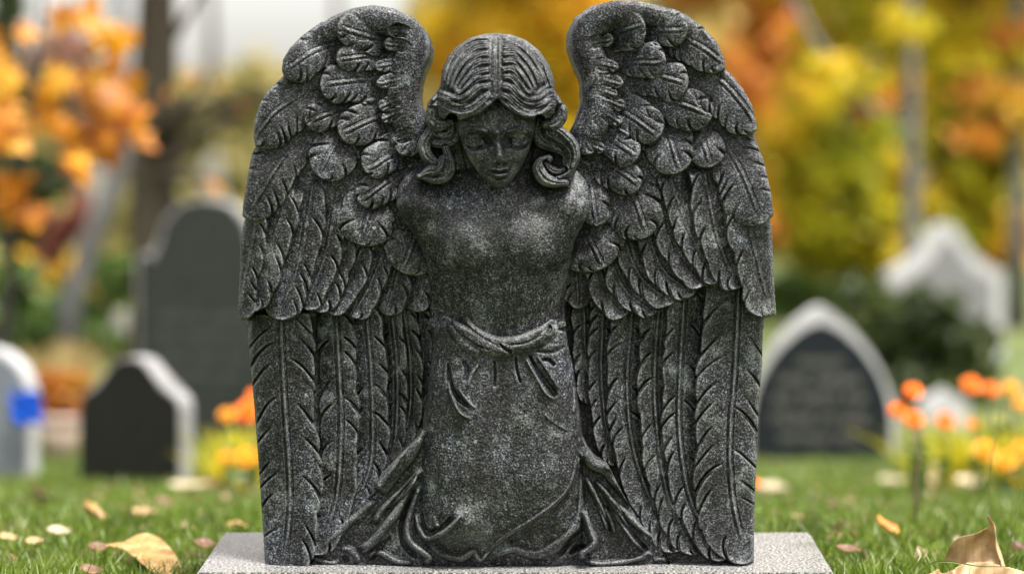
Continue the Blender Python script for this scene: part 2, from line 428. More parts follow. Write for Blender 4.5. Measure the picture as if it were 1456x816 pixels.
def wing(side):
    if side < 0:
        F = Field(332, 0, 640, 812, .7)
        slab = [(377, 812), (372, 740), (366, 660), (362, 600), (357, 540), (353, 470), (350, 440), (346, 400), (350, 330), (356, 270), (364, 215), (372, 165), (392, 130),
                (408, 95), (424, 66), (444, 44), (472, 23), (500, 12), (530, 7), (560, 12), (590, 26), (607, 45), (614, 64), (612, 82), (603, 98), (597, 118), (596, 140),
                (602, 165), (613, 187), (640, 205), (640, 812)]
        ridge = [(606, 222), (590, 190), (577, 160), (573, 130), (582, 95), (586, 62), (570, 36), (535, 25), (495, 29), (455, 50), (425, 80)]
    else:
        F = Field(790, -8, 1108, 812, .7)
        slab = [(1072, 812), (1074, 700), (1077, 640), (1080, 560), (1084, 520), (1085, 465), (1090, 440), (1092, 400), (1090, 330), (1085, 270), (1078, 215), (1070, 180),
                (1055, 140), (1040, 110), (1028, 82), (1010, 52), (985, 30), (945, 10), (905, 1), (870, 1), (840, 9), (816, 26), (807, 45), (808, 66), (817, 90), (827, 112),
                (828, 140), (820, 170), (808, 192), (790, 205), (790, 812)]
        ridge = [(818, 222), (836, 190), (848, 160), (850, 130), (842, 95), (832, 62), (842, 36), (875, 20), (920, 18), (965, 36), (1005, 70)]
    F.M = in_poly(F.X, F.Y, slab)
    # gentle body of the wing: hollow beside the figure, fuller outside and above
    out = sst(0, 1, np.clip(np.abs(F.X - 715) / 340.0, 0, 1))
    base = -16 + 24 * out + 10 * sst(520, 250, F.Y)
    base -= 8 * sst(.86, 1.02, np.abs(F.X - 721) / 380.0)
    F.H = base - 2 + 24 * sst(440, 395, F.Y)
    sg = 1 if side < 0 else -1
    def fe(pts, hw, off, seed, **kw):
        hw = hw * {0: 1.08, 3: 1.22, 5: 1.48}[kw['lift']]
        F.feather(base, pts, hw, off, sg, seed, **kw)
    pk = dict(flat=.7, dome=5.0, tilt=8.5, tipr=1.5, rootw=1.0, fade=.02, lift=0, cut=30, cutd=11, k=.85)
    mk = dict(flat=.7, dome=5.0, tilt=8.0, tipr=1.0, rootw=.8, fade=.10, lift=3, cut=25, cutd=8.5, k=.8, hid=False, scal=.16, rach=.45)
    lk = dict(dome=8.0, tilt=1.0, rach=.6, smin=.42, tipr=.95, rootw=.8, fade=.72, lift=5.0, cut=19, cutd=7.5, k=.6, scal=.13)
    if side < 0:
        P = [([(595, 415), (603, 500), (601, 560), (587, 622)], 13, 2),
             ([(571, 415), (584, 510), (583, 590), (566, 648)], 15, 4),
             ([(551, 415), (561, 500), (563, 560), (560, 620), (549, 664)], 15, 5),
             ([(516, 415), (524, 520), (527, 600), (524, 660), (507, 705), (485, 736)], 24, 7),
             ([(474, 415), (480, 520), (483, 600), (479, 690), (466, 745), (440, 786)], 25, 8),
             ([(398, 440), (402, 540), (407, 620), (411, 690), (408, 760), (392, 835)], 42, 9)]
        for i, (p, hw, off) in enumerate(P): fe(p, hw, off, 11 + i, **pk)
        Q = [([(603, 372), (596, 410), (588, 443)], 19, 16), ([(570, 372), (562, 412), (548, 448)], 17, 17),
             ([(545, 358), (524, 410), (500, 451)], 17, 18), ([(522, 338), (499, 398), (468, 446)], 16, 19),
             ([(497, 318), (478, 390), (450, 443)], 16, 20), ([(478, 290), (462, 370), (433, 440)], 17, 21),
             ([(445, 250), (433, 320), (418, 388), (391, 453)], 23, 22), ([(412, 265), (392, 330), (370, 390), (350, 442)], 22, 23),
             ([(368, 290), (356, 360), (345, 412), (342, 456)], 16, 24)]
        for i, (p, hw, off) in enumerate(Q): fe(p, hw, off, 31 + i, **mk)
        Lc = [([(603, 318), (588, 352), (572, 388)], 33, 25), ([(540, 262), (524, 300), (512, 349)], 27, 25),
              ([(582, 236), (545, 262), (510, 288)], 18, 27), ([(445, 172), (402, 218), (372, 262), (345, 309)], 25, 25),
              ([(500, 178), (478, 215), (455, 253)], 22, 26), ([(590, 205), (555, 218), (517, 242)], 18, 29),
              ([(598, 168), (586, 190), (568, 219)], 15, 31), ([(566, 160), (526, 172), (482, 192)], 19, 29),
              ([(505, 146), (470, 160), (434, 175)], 15, 27), ([(468, 116), (420, 142), (388, 165), (359, 205)], 27, 26),
              ([(560, 116), (510, 117), (455, 123)], 20, 30), ([(505, 52), (455, 66), (425, 82), (398, 103)], 23, 30),
              ([(560, 78), (520, 80), (478, 86)], 14, 32), ([(570, 62), (530, 50), (480, 36)], 19, 33)]
        for i, (p, hw, off) in enumerate(Lc): fe(p, hw, off, 61 + i, **lk)
        small = [((575, 140), (548, 150)), ((578, 112), (546, 118)), ((578, 92), (545, 95)), ((585, 70), (556, 64)), ((572, 160), (550, 168)), ((592, 190), (570, 197)), ((586, 50), (562, 44))]
    else:
        P = [([(828, 412), (831, 500), (838, 575)], 15, 2),
             ([(858, 412), (853, 520), (859, 600), (874, 662)], 16, 4),
             ([(899, 415), (889, 520), (891, 600), (906, 670), (931, 728), (968, 782)], 24, 6),
             ([(941, 415), (933, 520), (935, 600), (946, 680), (966, 738), (994, 787)], 24, 7),
             ([(976, 405), (969, 520), (967, 600), (976, 680), (996, 738), (1034, 794)], 24, 8),
             ([(1047, 405), (1040, 520), (1034, 600), (1034, 680), (1044, 745), (1066, 800)], 43, 9)]
        for i, (p, hw, off) in enumerate(P): fe(p, hw, off, 111 + i, **pk)
        Q = [([(818, 372), (822, 405), (823, 439)], 18, 15), ([(848, 368), (862, 415), (893, 446)], 19, 16),
             ([(868, 362), (893, 412), (934, 443)], 18, 17), ([(888, 332), (914, 392), (960, 428)], 19, 18),
             ([(920, 325), (945, 385), (988, 417)], 19, 19), ([(940, 290), (964, 357), (1004, 404)], 19, 20),
             ([(952, 240), (976, 312), (998, 356), (1027, 400)], 20, 21), ([(1000, 232), (1017, 322), (1034, 372), (1055, 408)], 23, 22),
             ([(1052, 275), (1072, 355), (1085, 405), (1098, 450)], 26, 24)]
        for i, (p, hw, off) in enumerate(Q): fe(p, hw, off, 131 + i, **mk)
        Lc = [([(824, 318), (842, 350), (858, 382)], 32, 25), ([(880, 250), (898, 290), (917, 339)], 30, 25),
              ([(836, 248), (844, 280), (849, 322)], 14, 27), ([(838, 226), (875, 244), (910, 268)], 18, 28),
              ([(1005, 175), (1036, 215), (1060, 258), (1083, 319)], 27, 25), ([(985, 180), (1003, 208), (1012, 238)], 17, 25),
              ([(935, 165), (950, 205), (964, 247)], 24, 27), ([(845, 190), (872, 203), (907, 226)], 16, 30),
              ([(818, 178), (830, 195), (843, 218)], 14, 31), ([(862, 148), (900, 165), (939, 194)], 20, 29),
              ([(893, 132), (955, 148), (1012, 168)], 20, 28), ([(985, 92), (1025, 122), (1052, 150), (1077, 186)], 27, 27),
              ([(888, 104), (930, 110), (978, 124)], 20, 30), ([(876, 84), (910, 86), (947, 86)], 17, 31),
              ([(945, 40), (985, 60), (1010, 75), (1033, 95)], 22, 31), ([(905, 42), (940, 40), (978, 40)], 19, 32), ([(852, 54), (885, 44), (917, 34)], 20, 33)]
        for i, (p, hw, off) in enumerate(Lc): fe(p, hw, off, 161 + i, **lk)
        small = [((850, 140), (878, 150)), ((846, 112), (876, 118)), ((843, 92), (870, 96)), ((832, 66), (862, 58)), ((853, 160), (876, 172)), ((832, 205), (852, 212)), ((846, 128), (870, 134))]
    if side < 0:
        clip = [(377, 812), (374, 760), (370, 700), (366, 640), (362, 590), (357, 530), (352, 480), (351, 463), (341, 458), (338, 440), (340, 400), (341, 370), (342, 330), (346, 312), (344, 306), (346, 285), (352, 250), (357, 222), (362, 207), (360, 195), (361, 175), (368, 150), (378, 132), (392, 118), (403, 108), (400, 100), (402, 85), (412, 68), (428, 52), (444, 40), (470, 22), (500, 9), (530, 5), (560, 10), (590, 25), (607, 45), (615, 64), (613, 80), (604, 97), (598, 117), (597, 140), (603, 165), (613, 187), (640, 205), (640, 812)]
    else:
        clip = [(1072, 812), (1073, 740), (1074, 700), (1077, 640), (1080, 560), (1084, 520), (1085, 468), (1097, 458), (1104, 446), (1101, 400), (1099, 350), (1097, 322), (1101, 310), (1097, 275), (1089, 240), (1082, 212), (1077, 190), (1076, 175), (1070, 150), (1058, 128), (1042, 108), (1031, 98), (1031, 86), (1020, 60), (1000, 38), (975, 20), (940, 6), (900, 0), (870, 0), (840, 7), (815, 25), (806, 45), (807, 66), (817, 90), (827, 112), (828, 140), (820, 170), (808, 192), (790, 205), (790, 812)]
    F.M &= in_poly(F.X, F.Y, clip)
    # thick smooth leading edge of the wing, the small feathers grow out of it
    Hs = F.H.copy()
    sl, L, d, T = F.project(ridge, 46)
    q = L / T
    wdt = 24 - 9 * sst(.55, 1, q)
    v = np.abs(d) / wdt
    hh = base[sl] + 27 + 17 * np.sqrt(np.clip(1 - .9 * v * v, 0, 1)) * (1 - .55 * sst(.6, 1, q))
    bl = (1 - sst(.8, 1.45, v)) * sst(0, .1, q) * (1 - sst(.86, 1, q))
    H = F.H[sl]; H[...] = H + (np.maximum(hh, H) - H) * bl
    for i, (a, b) in enumerate(small):
        m = ((a[0] + b[0]) / 2, (a[1] + b[1]) / 2 - 2)
        e = (b[0] + (b[0] - a[0]) * .35, b[1] + (b[1] - a[1]) * .35)
        F.feather(base, [a, m, e], 10, 31, sg, 200 + i, dome=3.5, tilt=0, tipr=1.3, rootw=.7, fade=.85, lift=3, cut=12, cutd=3, rach=.5)
    F.M &= (F.X < 640) if side < 0 else (F.X > 790)
    F.H *= 1.35
    finish(F, 7, 12, .42, .16, 5 + side)
    # square-cut plinth side of the slab
    o = F.mesh('wing', M_STONE, angel, back=-88)
    o['label'] = ('wing on the left of the photo with rows of notched carved feathers' if side < 0
                  else 'wing on the right of the photo with rows of notched carved feathers')
wing(-1); wing(1)

# ---- figure: torso, neck and face, one continuous surface
def prof_rows(Y, tab):
    t = np.array(tab, float)
    return np.interp(Y, t[:, 0], t[:, 1])
def gauss(F, cx, cy, rx, ry, h, p=2.0):
    return h * np.exp(-(np.abs((F.X - cx) / rx) ** p + np.abs((F.Y - cy) / ry) ** p))
BL = [(225, 618), (235, 596), (245, 582), (255, 572), (270, 565), (290, 562), (305, 568), (320, 578), (340, 592), (360, 601), (380, 607), (400, 610), (440, 611), (470, 612), (490, 615), (530, 612)]
BR = [(225, 790), (235, 812), (245, 824), (255, 832), (270, 839), (290, 842), (305, 838), (320, 829), (340, 819), (360, 813), (380, 810), (400, 807), (440, 804), (470, 805), (490, 808), (530, 812)]
F = Field(556, 140, 850, 530, .6)
BLs = np.convolve(np.pad(prof_rows(F.Y[:, 0], BL), 12, 'edge'), np.ones(25) / 25, 'valid')[:, None]
BRs = np.convolve(np.pad(prof_rows(F.Y[:, 0], BR), 12, 'edge'), np.ones(25) / 25, 'valid')[:, None]
cx = (BLs + BRs) / 2; hw = (BRs - BLs) / 2
u = np.clip(np.abs((F.X - cx) / hw), 0, 1)
Dp = prof_rows(F.Y, [(225, 14), (240, 24), (260, 38), (290, 54), (330, 66), (370, 70), (400, 64), (440, 58), (470, 54), (530, 56)])
pw = prof_rows(F.Y, [(225, 2.6), (300, 2.8), (380, 2.4), (530, 2.3)])
zb_ = blur(prof_rows(F.Y, [(225, 10), (245, 22), (290, 34), (330, 34), (400, 22), (530, 14)]), 5)
torso = zb_ + (blur(Dp, 8) - zb_ * .8) * np.sqrt(np.clip(1 - u ** pw, 0, 1))
torso += gauss(F, 594, 284, 30, 34, 17) + gauss(F, 812, 284, 28, 34, 17)           # shoulder ends
torso -= gauss(F, 640, 262, 26, 20, 6) + gauss(F, 775, 262, 24, 18, 6)
torso -= gauss(F, 616, 345, 14, 40, 5) + gauss(F, 800, 345, 12, 40, 5)
for bx, by in ((660, 358), (765, 356)):                                               # chest
    dx = (F.X - bx) / 47; dy = (F.Y - by) / np.where(F.Y > by, 30, 62)
    torso += 10 * np.clip(1 - dx ** 2 - dy ** 2, 0, 1) ** .75
torso -= gauss(F, 712, 360, 17, 45, 3)
torso += gauss(F, 708, 432, 52, 40, 9)
torso -= gauss(F, 618, 430, 14, 45, 8) + gauss(F, 797, 430, 14, 45, 8)
torso -= gauss(F, 640, 420, 22, 30, 3) + gauss(F, 780, 420, 20, 30, 3)
torso += gauss(F, 706, 250, 30, 30, 4)                                                # neck root
torso -= gauss(F, 708, 302, 12, 9, 4)
nape = in_poly(F.X, F.Y, [(652, 150), (764, 150), (768, 186), (796, 198), (815, 238), (596, 238), (614, 198), (648, 186)])
F.H = np.where(F.Y < 236, np.maximum(torso * (F.Y > 227), 20 + gauss(F, 706, 215, 55, 50, 16)), torso)
F.M = nape | (F.X > BLs) & (F.X < BRs) & (F.Y > 227)
F.stroke([(618, 285), (655, 284), (684, 292), (703, 306)], 3, 3.5, 2.6, mode='soft')   # collar bones
F.stroke([(800, 284), (765, 284), (738, 292), (716, 304)], 3, 3.5, 2.4, mode='soft')
F.H = blur(F.H, 3 / F.st)
# face
FO = [(649, 168), (650, 187), (657, 207), (667, 228), (680, 246), (692, 258), (704, 266), (716, 266), (728, 257), (741, 240), (752, 217), (760, 190), (763, 168), (760, 140), (650, 140)]
fm = in_poly(F.X, F.Y, FO)
fcx = 706 + 1.5 * (F.Y - 200) / 60
fhw = prof_rows(F.Y, [(140, 58), (170, 57), (190, 55), (210, 48), (230, 39), (245, 30), (256, 22), (266, 8)])
ux = np.clip(np.abs((F.X - fcx) / (fhw + 1)), 0, 1)
vp = prof_rows(F.Y, [(140, 100), (160, 110), (178, 113), (190, 111), (200, 106), (212, 106), (228, 105), (240, 104), (250, 103), (258, 100), (264, 93), (268, 84)])
G = F.X * 0 + (blur(vp, 3) - 46 * (1 - np.sqrt(np.clip(1 - ux ** 2.3, 0, 1))))
g = lambda cx, cy, rx, ry, h, p=2.0: gauss(F, cx, cy, rx, ry, h, p)
G += g(706, 158, 40, 20, 4)
G += g(680, 186, 22, 4.5, 4.0) + g(733, 186, 22, 4.5, 4.0)                              # brow ridges
G -= g(681, 200, 17, 9, 12.0) + g(736, 200, 17, 9, 12.0)                              # sockets
G -= g(695, 200, 6, 9, 6.5) + g(719, 200, 6, 9, 6.5)                                    # inner corners beside the nose
for ex, ey in ((676, 199.5), (739, 199)):                                             # lowered lids
    rr = ((F.X - ex) / 14) ** 2 + ((F.Y - ey - .5) / 7.0) ** 2
    G += 8.5 * np.sqrt(np.clip(1 - rr, 0, 1))
G += g(673, 221, 14, 12, 6.5) + g(742, 220, 13, 12, 6.5)                               # cheeks
def fst(pts, w0, w1, h, wend=None, mode='add', fade=.15):
    global G
    K = F.H; F.H = G; F.stroke(pts, w0, w1, h, wend=wend, mode=mode, fade=fade); G = F.H; F.H = K
fst([(662, 203), (669, 206.5), (677, 207.5), (686, 205), (692, 201)], 1.8, 2.4, 4.2, mode='soft')     # lid rims
fst([(724, 202), (731, 205.5), (739, 206.5), (747, 204), (753, 199)], 1.8, 2.4, 4.2, mode='soft')
fst([(660, 207), (669, 211.5), (679, 212), (690, 208)], 2, 3.2, -7, mode='soft')
fst([(722, 208), (733, 211.5), (743, 211), (754, 205)], 2, 3.2, -7, mode='soft')
fst([(661, 193), (670, 190.5), (682, 191.5), (694, 196)], 1.5, 2.0, -1.0, mode='soft')
fst([(720, 195.5), (732, 191.5), (744, 190.5), (754, 193)], 1.5, 2.0, -1.0, mode='soft')
fst([(653, 188), (668, 182.5), (684, 185), (697, 194), (702, 206)], 2.2, 3.2, 4.2, mode='soft')      # brow lines
fst([(759, 186), (745, 182), (730, 185), (716, 193), (713, 206)], 2.2, 3.2, 4.2, mode='soft')
fst([(707, 180), (708, 200), (710, 218), (711.5, 231)], 7.5, 9.0, 14.0, wend=11, mode='soft', fade=.22)   # nose
G += g(711, 228, 6.5, 5.5, 6.5)
G += g(703, 230, 3.6, 3.4, 5.5) + g(719, 229, 3.6, 3.4, 5.5)                             # nostril wings
G -= g(706.5, 235, 2.6, 1.9, 4.0) + g(715.5, 234.5, 2.6, 1.9, 4.0)
G += g(710, 243, 19, 11, 5.0)                                                          # muzzle
fst([(710.5, 235), (710.5, 239.5)], 1.4, 1.6, -2.0, mode='soft')
fst([(696, 242.5), (703, 240.6), (710.5, 242), (718, 240), (725, 241)], 1.4, 3.0, 4.6, wend=1.4, mode='soft')   # upper lip
fst([(694, 242.5), (702, 245.2), (711, 245.8), (720, 244.4), (728, 240)], 1.4, 1.9, -6.5, mode='soft')
fst([(699, 247.5), (705, 249.4), (711, 250), (718, 248.6), (723, 246)], 1.6, 3.2, 6.0, wend=1.6, mode='soft')   # lower lip
fst([(701, 254), (711, 255.5), (721, 253.4)], 2, 2.6, -3.6, mode='soft')
G += g(711.5, 260.5, 11, 5.5, 5.5)                                                      # chin
G -= g(663, 236, 9, 12, 3) + g(748, 236, 8, 12, 3)
G = blur(G, .55 / F.st)
F.H = np.where(fm, G, F.H)
F.M |= fm
F.H = blur(F.H, .5 / F.st)
u = F.round_rim(4)
F.H -= 5 * (1 - np.sqrt(np.clip(1 - (1 - u) ** 2, 0, 1)))
hb = blur(F.H, 3.2 / F.st)
F.wear = np.clip(np.clip((F.H - hb) / 2.2 - .2, 0, 1) * .55 * (1 - .75 * (np.abs(F.Y - 196) < 9)) * 1.0 + gauss(F, 665, 332, 34, 26, .42) + gauss(F, 752, 326, 44, 30, .42) + gauss(F, 820, 275, 16, 22, .4) + gauss(F, 700, 440, 30, 16, .25) + gauss(F, 711, 226, 9, 12, .3) + gauss(F, 675, 222, 12, 10, .2) + gauss(F, 742, 222, 12, 10, .2) + gauss(F, 706, 172, 26, 10, .2), 0, .8)  # crests, pale chest bloom, and brightness painted on nose, cheeks and forehead
F.H += rough(F, .16, 21) + 24 * sst(470, 320, F.Y)
body = F.mesh('figure', M_STONE, angel, back=-40)
body['label'] = 'armless torso, neck and downcast face'

# ---- hair
hz = lambda pts: z3(580, 30, 3.265, pts)
F = Field(586, 40, 826, 274, .5)
dome = 62 + 62 * np.sqrt(np.clip(1 - ((F.X - 707) / 84) ** 2 - ((np.minimum(F.Y, 140) - 140) / 93.5) ** 2, 0, 1))
cap = [(626, 122), (628, 100), (636, 82), (650, 66), (668, 54), (690, 48), (706, 47), (726, 49), (748, 57), (768, 73), (781, 92), (788, 112), (789, 130), (797, 140), (803, 152),
       (800, 170), (790, 184), (765, 172), (758, 170), (744, 168), (728, 160), (716, 150), (708, 141), (700, 148), (686, 160), (668, 168), (652, 172), (640, 176), (630, 172), (612, 178), (606, 160), (608, 146), (618, 134)]
F.M = in_poly(F.X, F.Y, cap)
back = in_poly(F.X, F.Y, [(612, 176), (650, 165), (656, 205), (664, 238), (640, 250), (606, 240), (604, 205)]) | in_poly(F.X, F.Y, [(764, 165), (795, 165), (796, 184), (812, 208), (806, 246), (780, 250), (752, 240), (760, 205)])
dome = np.where(F.M, dome, 34.0)
F.M |= back
F.H = dome + gauss(F, 620, 152, 22, 18, 16) + gauss(F, 792, 152, 20, 18, 16)
F.H += 4 * np.exp(-((F.X - 706.5) / 7) ** 2) * sst(160, 120, F.Y)
F.H -= 3 * np.exp(-((F.X - 706.5) / 2.6) ** 2) * sst(152, 120, F.Y)
Lh = [([(392, 68), (310, 70), (230, 108), (175, 185), (150, 300)], 5, 7),
      ([(390, 90), (315, 92), (243, 135), (192, 215), (165, 312)], 5, 7),
      ([(388, 118), (322, 122), (262, 165), (213, 240), (185, 322)], 5, 7),
      ([(386, 150), (330, 158), (272, 198), (226, 268), (203, 330)], 5, 7),
      ([(386, 188), (330, 195), (280, 232), (240, 290), (212, 335)], 5, 7),
      ([(386, 226), (332, 236), (287, 268), (250, 312), (215, 345)], 5, 7),
      ([(386, 262), (330, 272), (288, 302), (255, 335), (200, 352), (150, 338)], 5, 7),
      ([(386, 300), (332, 310), (290, 345), (240, 372), (180, 352), (130, 338), (92, 378)], 5, 8),
      ([(386, 335), (345, 362), (300, 398), (240, 412), (180, 390), (130, 372), (94, 410), (98, 450)], 6, 8),
      ([(384, 366), (345, 405), (300, 438), (235, 450), (170, 428), (128, 408), (108, 440), (124, 478)], 6, 8)]
Rh = [([(430, 68), (500, 66), (570, 95), (632, 165), (662, 250), (684, 318)], 5, 7),
      ([(430, 92), (500, 92), (562, 128), (612, 190), (646, 268), (662, 315)], 5, 7),
      ([(430, 122), (500, 122), (550, 158), (595, 220), (626, 305)], 5, 7),
      ([(430, 154), (495, 152), (540, 188), (580, 250), (605, 322)], 5, 7),
      ([(430, 188), (490, 186), (530, 222), (565, 278), (590, 334)], 5, 7),
      ([(430, 230), (480, 222), (520, 255), (552, 300), (585, 344)], 5, 7),
      ([(430, 264), (475, 260), (510, 295), (545, 335), (600, 345), (650, 312), (688, 322)], 5, 7),
      ([(426, 300), (472, 310), (512, 350), (560, 378), (620, 370), (668, 338), (712, 362), (724, 405)], 6, 8),
      ([(422, 335), (468, 358), (510, 400), (560, 428), (612, 420), (662, 382), (700, 392), (712, 430), (690, 470)], 6, 8),
      ([(418, 368), (460, 402), (505, 438), (560, 452), (612, 446), (655, 420), (680, 430), (672, 470)], 6, 8)]
for i in range(10):
    for S in (Lh, Rh):
        p, w0, w1 = S[i]
        z0 = 0
        F.stroke(hz(p), w0, w1, 8.6 + (i > 6) * 3.0, wend=w1 * .8, lines=3, ld=2.3, fade=.08, mode='add')
# falling curls
def curl(pts, w0, w1, z, h=12, wend=3, lines=3, lift=0):
    w0, w1, wend = w0 * 1.17, w1 * 1.2, wend * 1.1
    F.stroke(hz(pts), w0, w1, h, wend=wend, lines=lines, ld=2.2, mask=True, mode='paint', z=z, lift=lift, fade=0)
curl([(205, 455), (222, 500), (205, 545), (150, 565), (105, 560)], 7, 8, 62, wend=7)
curl([(190, 470), (200, 500), (185, 530), (140, 528)], 6, 6, 70, wend=4)
curl([(150, 478), (105, 520), (75, 575), (88, 625), (125, 665), (110, 700)], 7, 8, 66, wend=6, lift=6)
curl([(175, 590), (188, 640), (178, 700), (130, 728), (50, 722)], 5, 10, 62, wend=4, lift=10)
curl([(160, 640), (140, 690), (95, 698), (52, 722)], 5, 8, 70, wend=3, lift=6)
curl([(112, 425), (112, 462), (150, 482), (200, 470)], 8, 9, 76, wend=5)
curl([(612, 462), (602, 515), (628, 562), (690, 582), (738, 612), (742, 660)], 7, 9, 62, wend=7)
curl([(655, 478), (655, 520), (700, 545), (748, 582), (768, 632), (748, 690), (705, 722)], 7, 9, 66, wend=6, lift=5)
curl([(690, 500), (728, 528), (766, 570), (780, 625), (765, 675)], 6, 6, 74, wend=4)
curl([(652, 640), (618, 655), (608, 690), (640, 735), (690, 752), (732, 752)], 6, 9, 66, wend=5, lift=10)
curl([(640, 660), (665, 690), (700, 700), (728, 690)], 4, 6, 60, wend=4)
curl([(712, 415), (705, 450), (672, 480), (640, 478)], 8, 9, 76, wend=6)
finish(F, 5, 12, .42, .14, 31, wk=.7)
F.mesh('hair', M_STONE, angel, back=-30, zoff=24)['label'] = 'centre-parted wavy hair with curls falling to the shoulders'

# ---- robe with its spreading train
F = Field(428, 462, 965, 812, .7)
SL = [(462, 616), (480, 614), (500, 613), (520, 611), (560, 607), (600, 601), (650, 598), (700, 596), (740, 592), (770, 590), (812, 588)]
SR = [(462, 804), (480, 807), (500, 810), (520, 815), (560, 821), (600, 827), (650, 832), (700, 832), (740, 834), (770, 836), (812, 840)]
sl_ = prof_rows(F.Y, SL); sr_ = prof_rows(F.Y, SR)
cx = (sl_ + sr_) / 2; hw = (sr_ - sl_) / 2; u = np.clip(np.abs((F.X - cx) / hw), 0, 1)
Dp = blur(prof_rows(F.Y, [(462, 60), (480, 62), (520, 64), (600, 70), (680, 74), (730, 66), (770, 50), (812, 32)]), 9)
skirt = (F.X > sl_) & (F.X < sr_) & (F.Y > np.interp(F.X, [606, 618, 640, 665, 700, 735, 765, 790, 806], [474, 466, 462, 482, 497, 494, 484, 468, 472]))
Hs = 14 + (Dp - 11) * np.sqrt(np.clip(1 - u ** 3.6, 0, 1))
train = in_poly(F.X, F.Y, [(606, 596), (596, 620), (566, 650), (540, 676), (528, 702), (500, 728), (474, 756), (452, 785), (436, 812), (600, 812)]) | \
        in_poly(F.X, F.Y, [(824, 610), (838, 640), (866, 664), (888, 706), (912, 742), (935, 768), (955, 812), (820, 812)])
Ht = 12 + 20 * np.exp(-np.abs(F.X - np.where(F.X < 714, 600, 832)) / 70.0) + 3 * sst(700, 800, F.Y)
F.H = np.where((F.X > sl_) & (F.X < sr_), np.maximum(Hs, np.where(train, Ht, -99)), Ht)
F.M = skirt | train
F.H += np.where((F.X > sl_) & (F.X < sr_), gauss(F, 655, 560, 34, 60, 5) + gauss(F, 770, 560, 34, 60, 5) + gauss(F, 664, 745, 44, 30, 9) - gauss(F, 712, 600, 14, 70, 3), 0)
F.H = blur(F.H, 1.2)
zl = lambda pts: z3(400, 560, 3.186, pts)
zr = lambda pts: z3(810, 580, 3.457, pts)
sf = lambda p, a, b, h, **k: F.stroke(p, a, b, h * 1.55, **k)
# left train
sf(zl([(650, 150), (590, 260), (520, 340), (440, 440)]), 6, 11, 15, wend=13, fade=.22, tipfade=.05)
sf(zl([(600, 180), (500, 330), (420, 430), (320, 500), (270, 590)]), 4, 7, 6, wend=6)
sf(zl([(640, 330), (560, 430), (470, 510), (410, 590)]), 4, 7, 11, wend=5)
sf(zl([(625, 370), (560, 480), (480, 590), (400, 680), (340, 715)]), 4, 7, 12, wend=7)
sf(zl([(618, 350), (540, 450), (440, 560)]), 2, 3.5, -6, mode='soft')
sf(zl([(440, 470), (330, 560), (230, 650), (130, 730)]), 4, 6, 9, wend=3)
sf(zl([(270, 710), (300, 700), (340, 735), (350, 765)]), 3, 5, 8, wend=5)
sf(zl([(280, 730), (300, 760)]), 4, 6, -7, mode='soft')
sf(zl([(625, 420), (590, 520), (568, 610), (585, 670), (640, 715), (668, 745), (640, 775)]), 3, 4.5, 12, wend=6, fade=.06)
sf(zl([(610, 400), (560, 520), (540, 620), (560, 690), (620, 745)]), 3, 5, -8, mode='soft')
sf(zl([(390, 740), (440, 715), (520, 755), (600, 765)]), 3, 5, 7, wend=4)
sf(zl([(130, 735), (200, 760), (260, 765)]), 3, 4, 6)
sf(zl([(500, 640), (440, 700), (400, 760)]), 3, 5, -4, mode='soft')
# right train
sf(zr([(62, 190), (110, 270), (180, 300), (230, 360), (320, 490)]), 8, 10, 14, wend=4)
sf(zr([(170, 290), (205, 295), (228, 330)]), 3, 4, 7)
sf(zr([(75, 330), (120, 420), (160, 510), (185, 600)]), 3, 5, 10, wend=3)
sf(zr([(120, 350), (190, 430), (250, 540), (310, 640), (370, 700)]), 3, 5.5, 13, wend=4)
sf(zr([(200, 440), (280, 520), (350, 590), (420, 645)]), 3, 5.5, 10, wend=2)
sf(zr([(190, 470), (260, 560), (330, 650), (390, 700)]), 3, 4.5, -8, mode='soft')
sf(zr([(100, 400), (150, 500), (200, 590), (220, 625)]), 2, 4, -5, mode='soft')
sf(zr([(170, 480), (205, 560), (215, 620)]), 2, 3.5, 6)
sf(zr([(72, 500), (92, 590), (118, 650), (100, 690), (60, 712), (60, 745)]), 4, 5.5, 12, wend=5, fade=.05)
sf(zr([(0, 720), (30, 690), (80, 680)]), 3, 6, -9, mode='soft')
sf(zr([(60, 745), (150, 765), (260, 755), (350, 735), (385, 712), (410, 735)]), 3, 4.5, 8, wend=3)
sf(zr([(400, 745), (560, 735), (700, 730)]), 3, 4, 4)
# skirt front: swag hem that crosses the knees
z8 = lambda pts: z3(540, 600, 3.778, pts)
edge = z8([(1060, 180), (1035, 300), (990, 390), (900, 470), (800, 540), (700, 590), (620, 650), (560, 745)])
low = in_poly(F.X, F.Y, edge + [(720, 815), (848, 815), (848, 640)])
F.H -= np.where(low & skirt, 4 * sst(0, 60, F.Y - 640), 0)
F.H = blur(F.H, .9)
sf(z8([(1062, 170), (1035, 300), (990, 390), (900, 470), (800, 540), (700, 600), (620, 660), (580, 730)]), 2, 3.0, 3.6, wend=3)
sf(z8([(1030, 370), (980, 450), (880, 530), (760, 610), (660, 680)]), 5, 10, -3.2, mode='soft')
sf(z8([(1095, 250), (1085, 380), (1080, 500), (1040, 590), (960, 660), (840, 712), (700, 685), (600, 740)]), 4, 8, 6, wend=4)
sf(z8([(1110, 500), (1140, 600), (1150, 650), (1090, 700), (1100, 750)]), 4, 5, 10, wend=5)
sf(z8([(1080, 580), (1020, 640), (960, 720)]), 4, 6, -8, mode='soft')
sf(z8([(195, 480), (205, 560), (250, 625), (330, 600), (400, 540), (440, 490)]), 2.5, 4.5, 7.5, wend=2)
sf(z8([(225, 470), (235, 550), (270, 590), (340, 560), (400, 500)]), 3, 6, -7, mode='soft')
sf(z8([(300, 640), (420, 590), (520, 580), (600, 640)]), 22, 36, 5, wend=14, mode='soft')
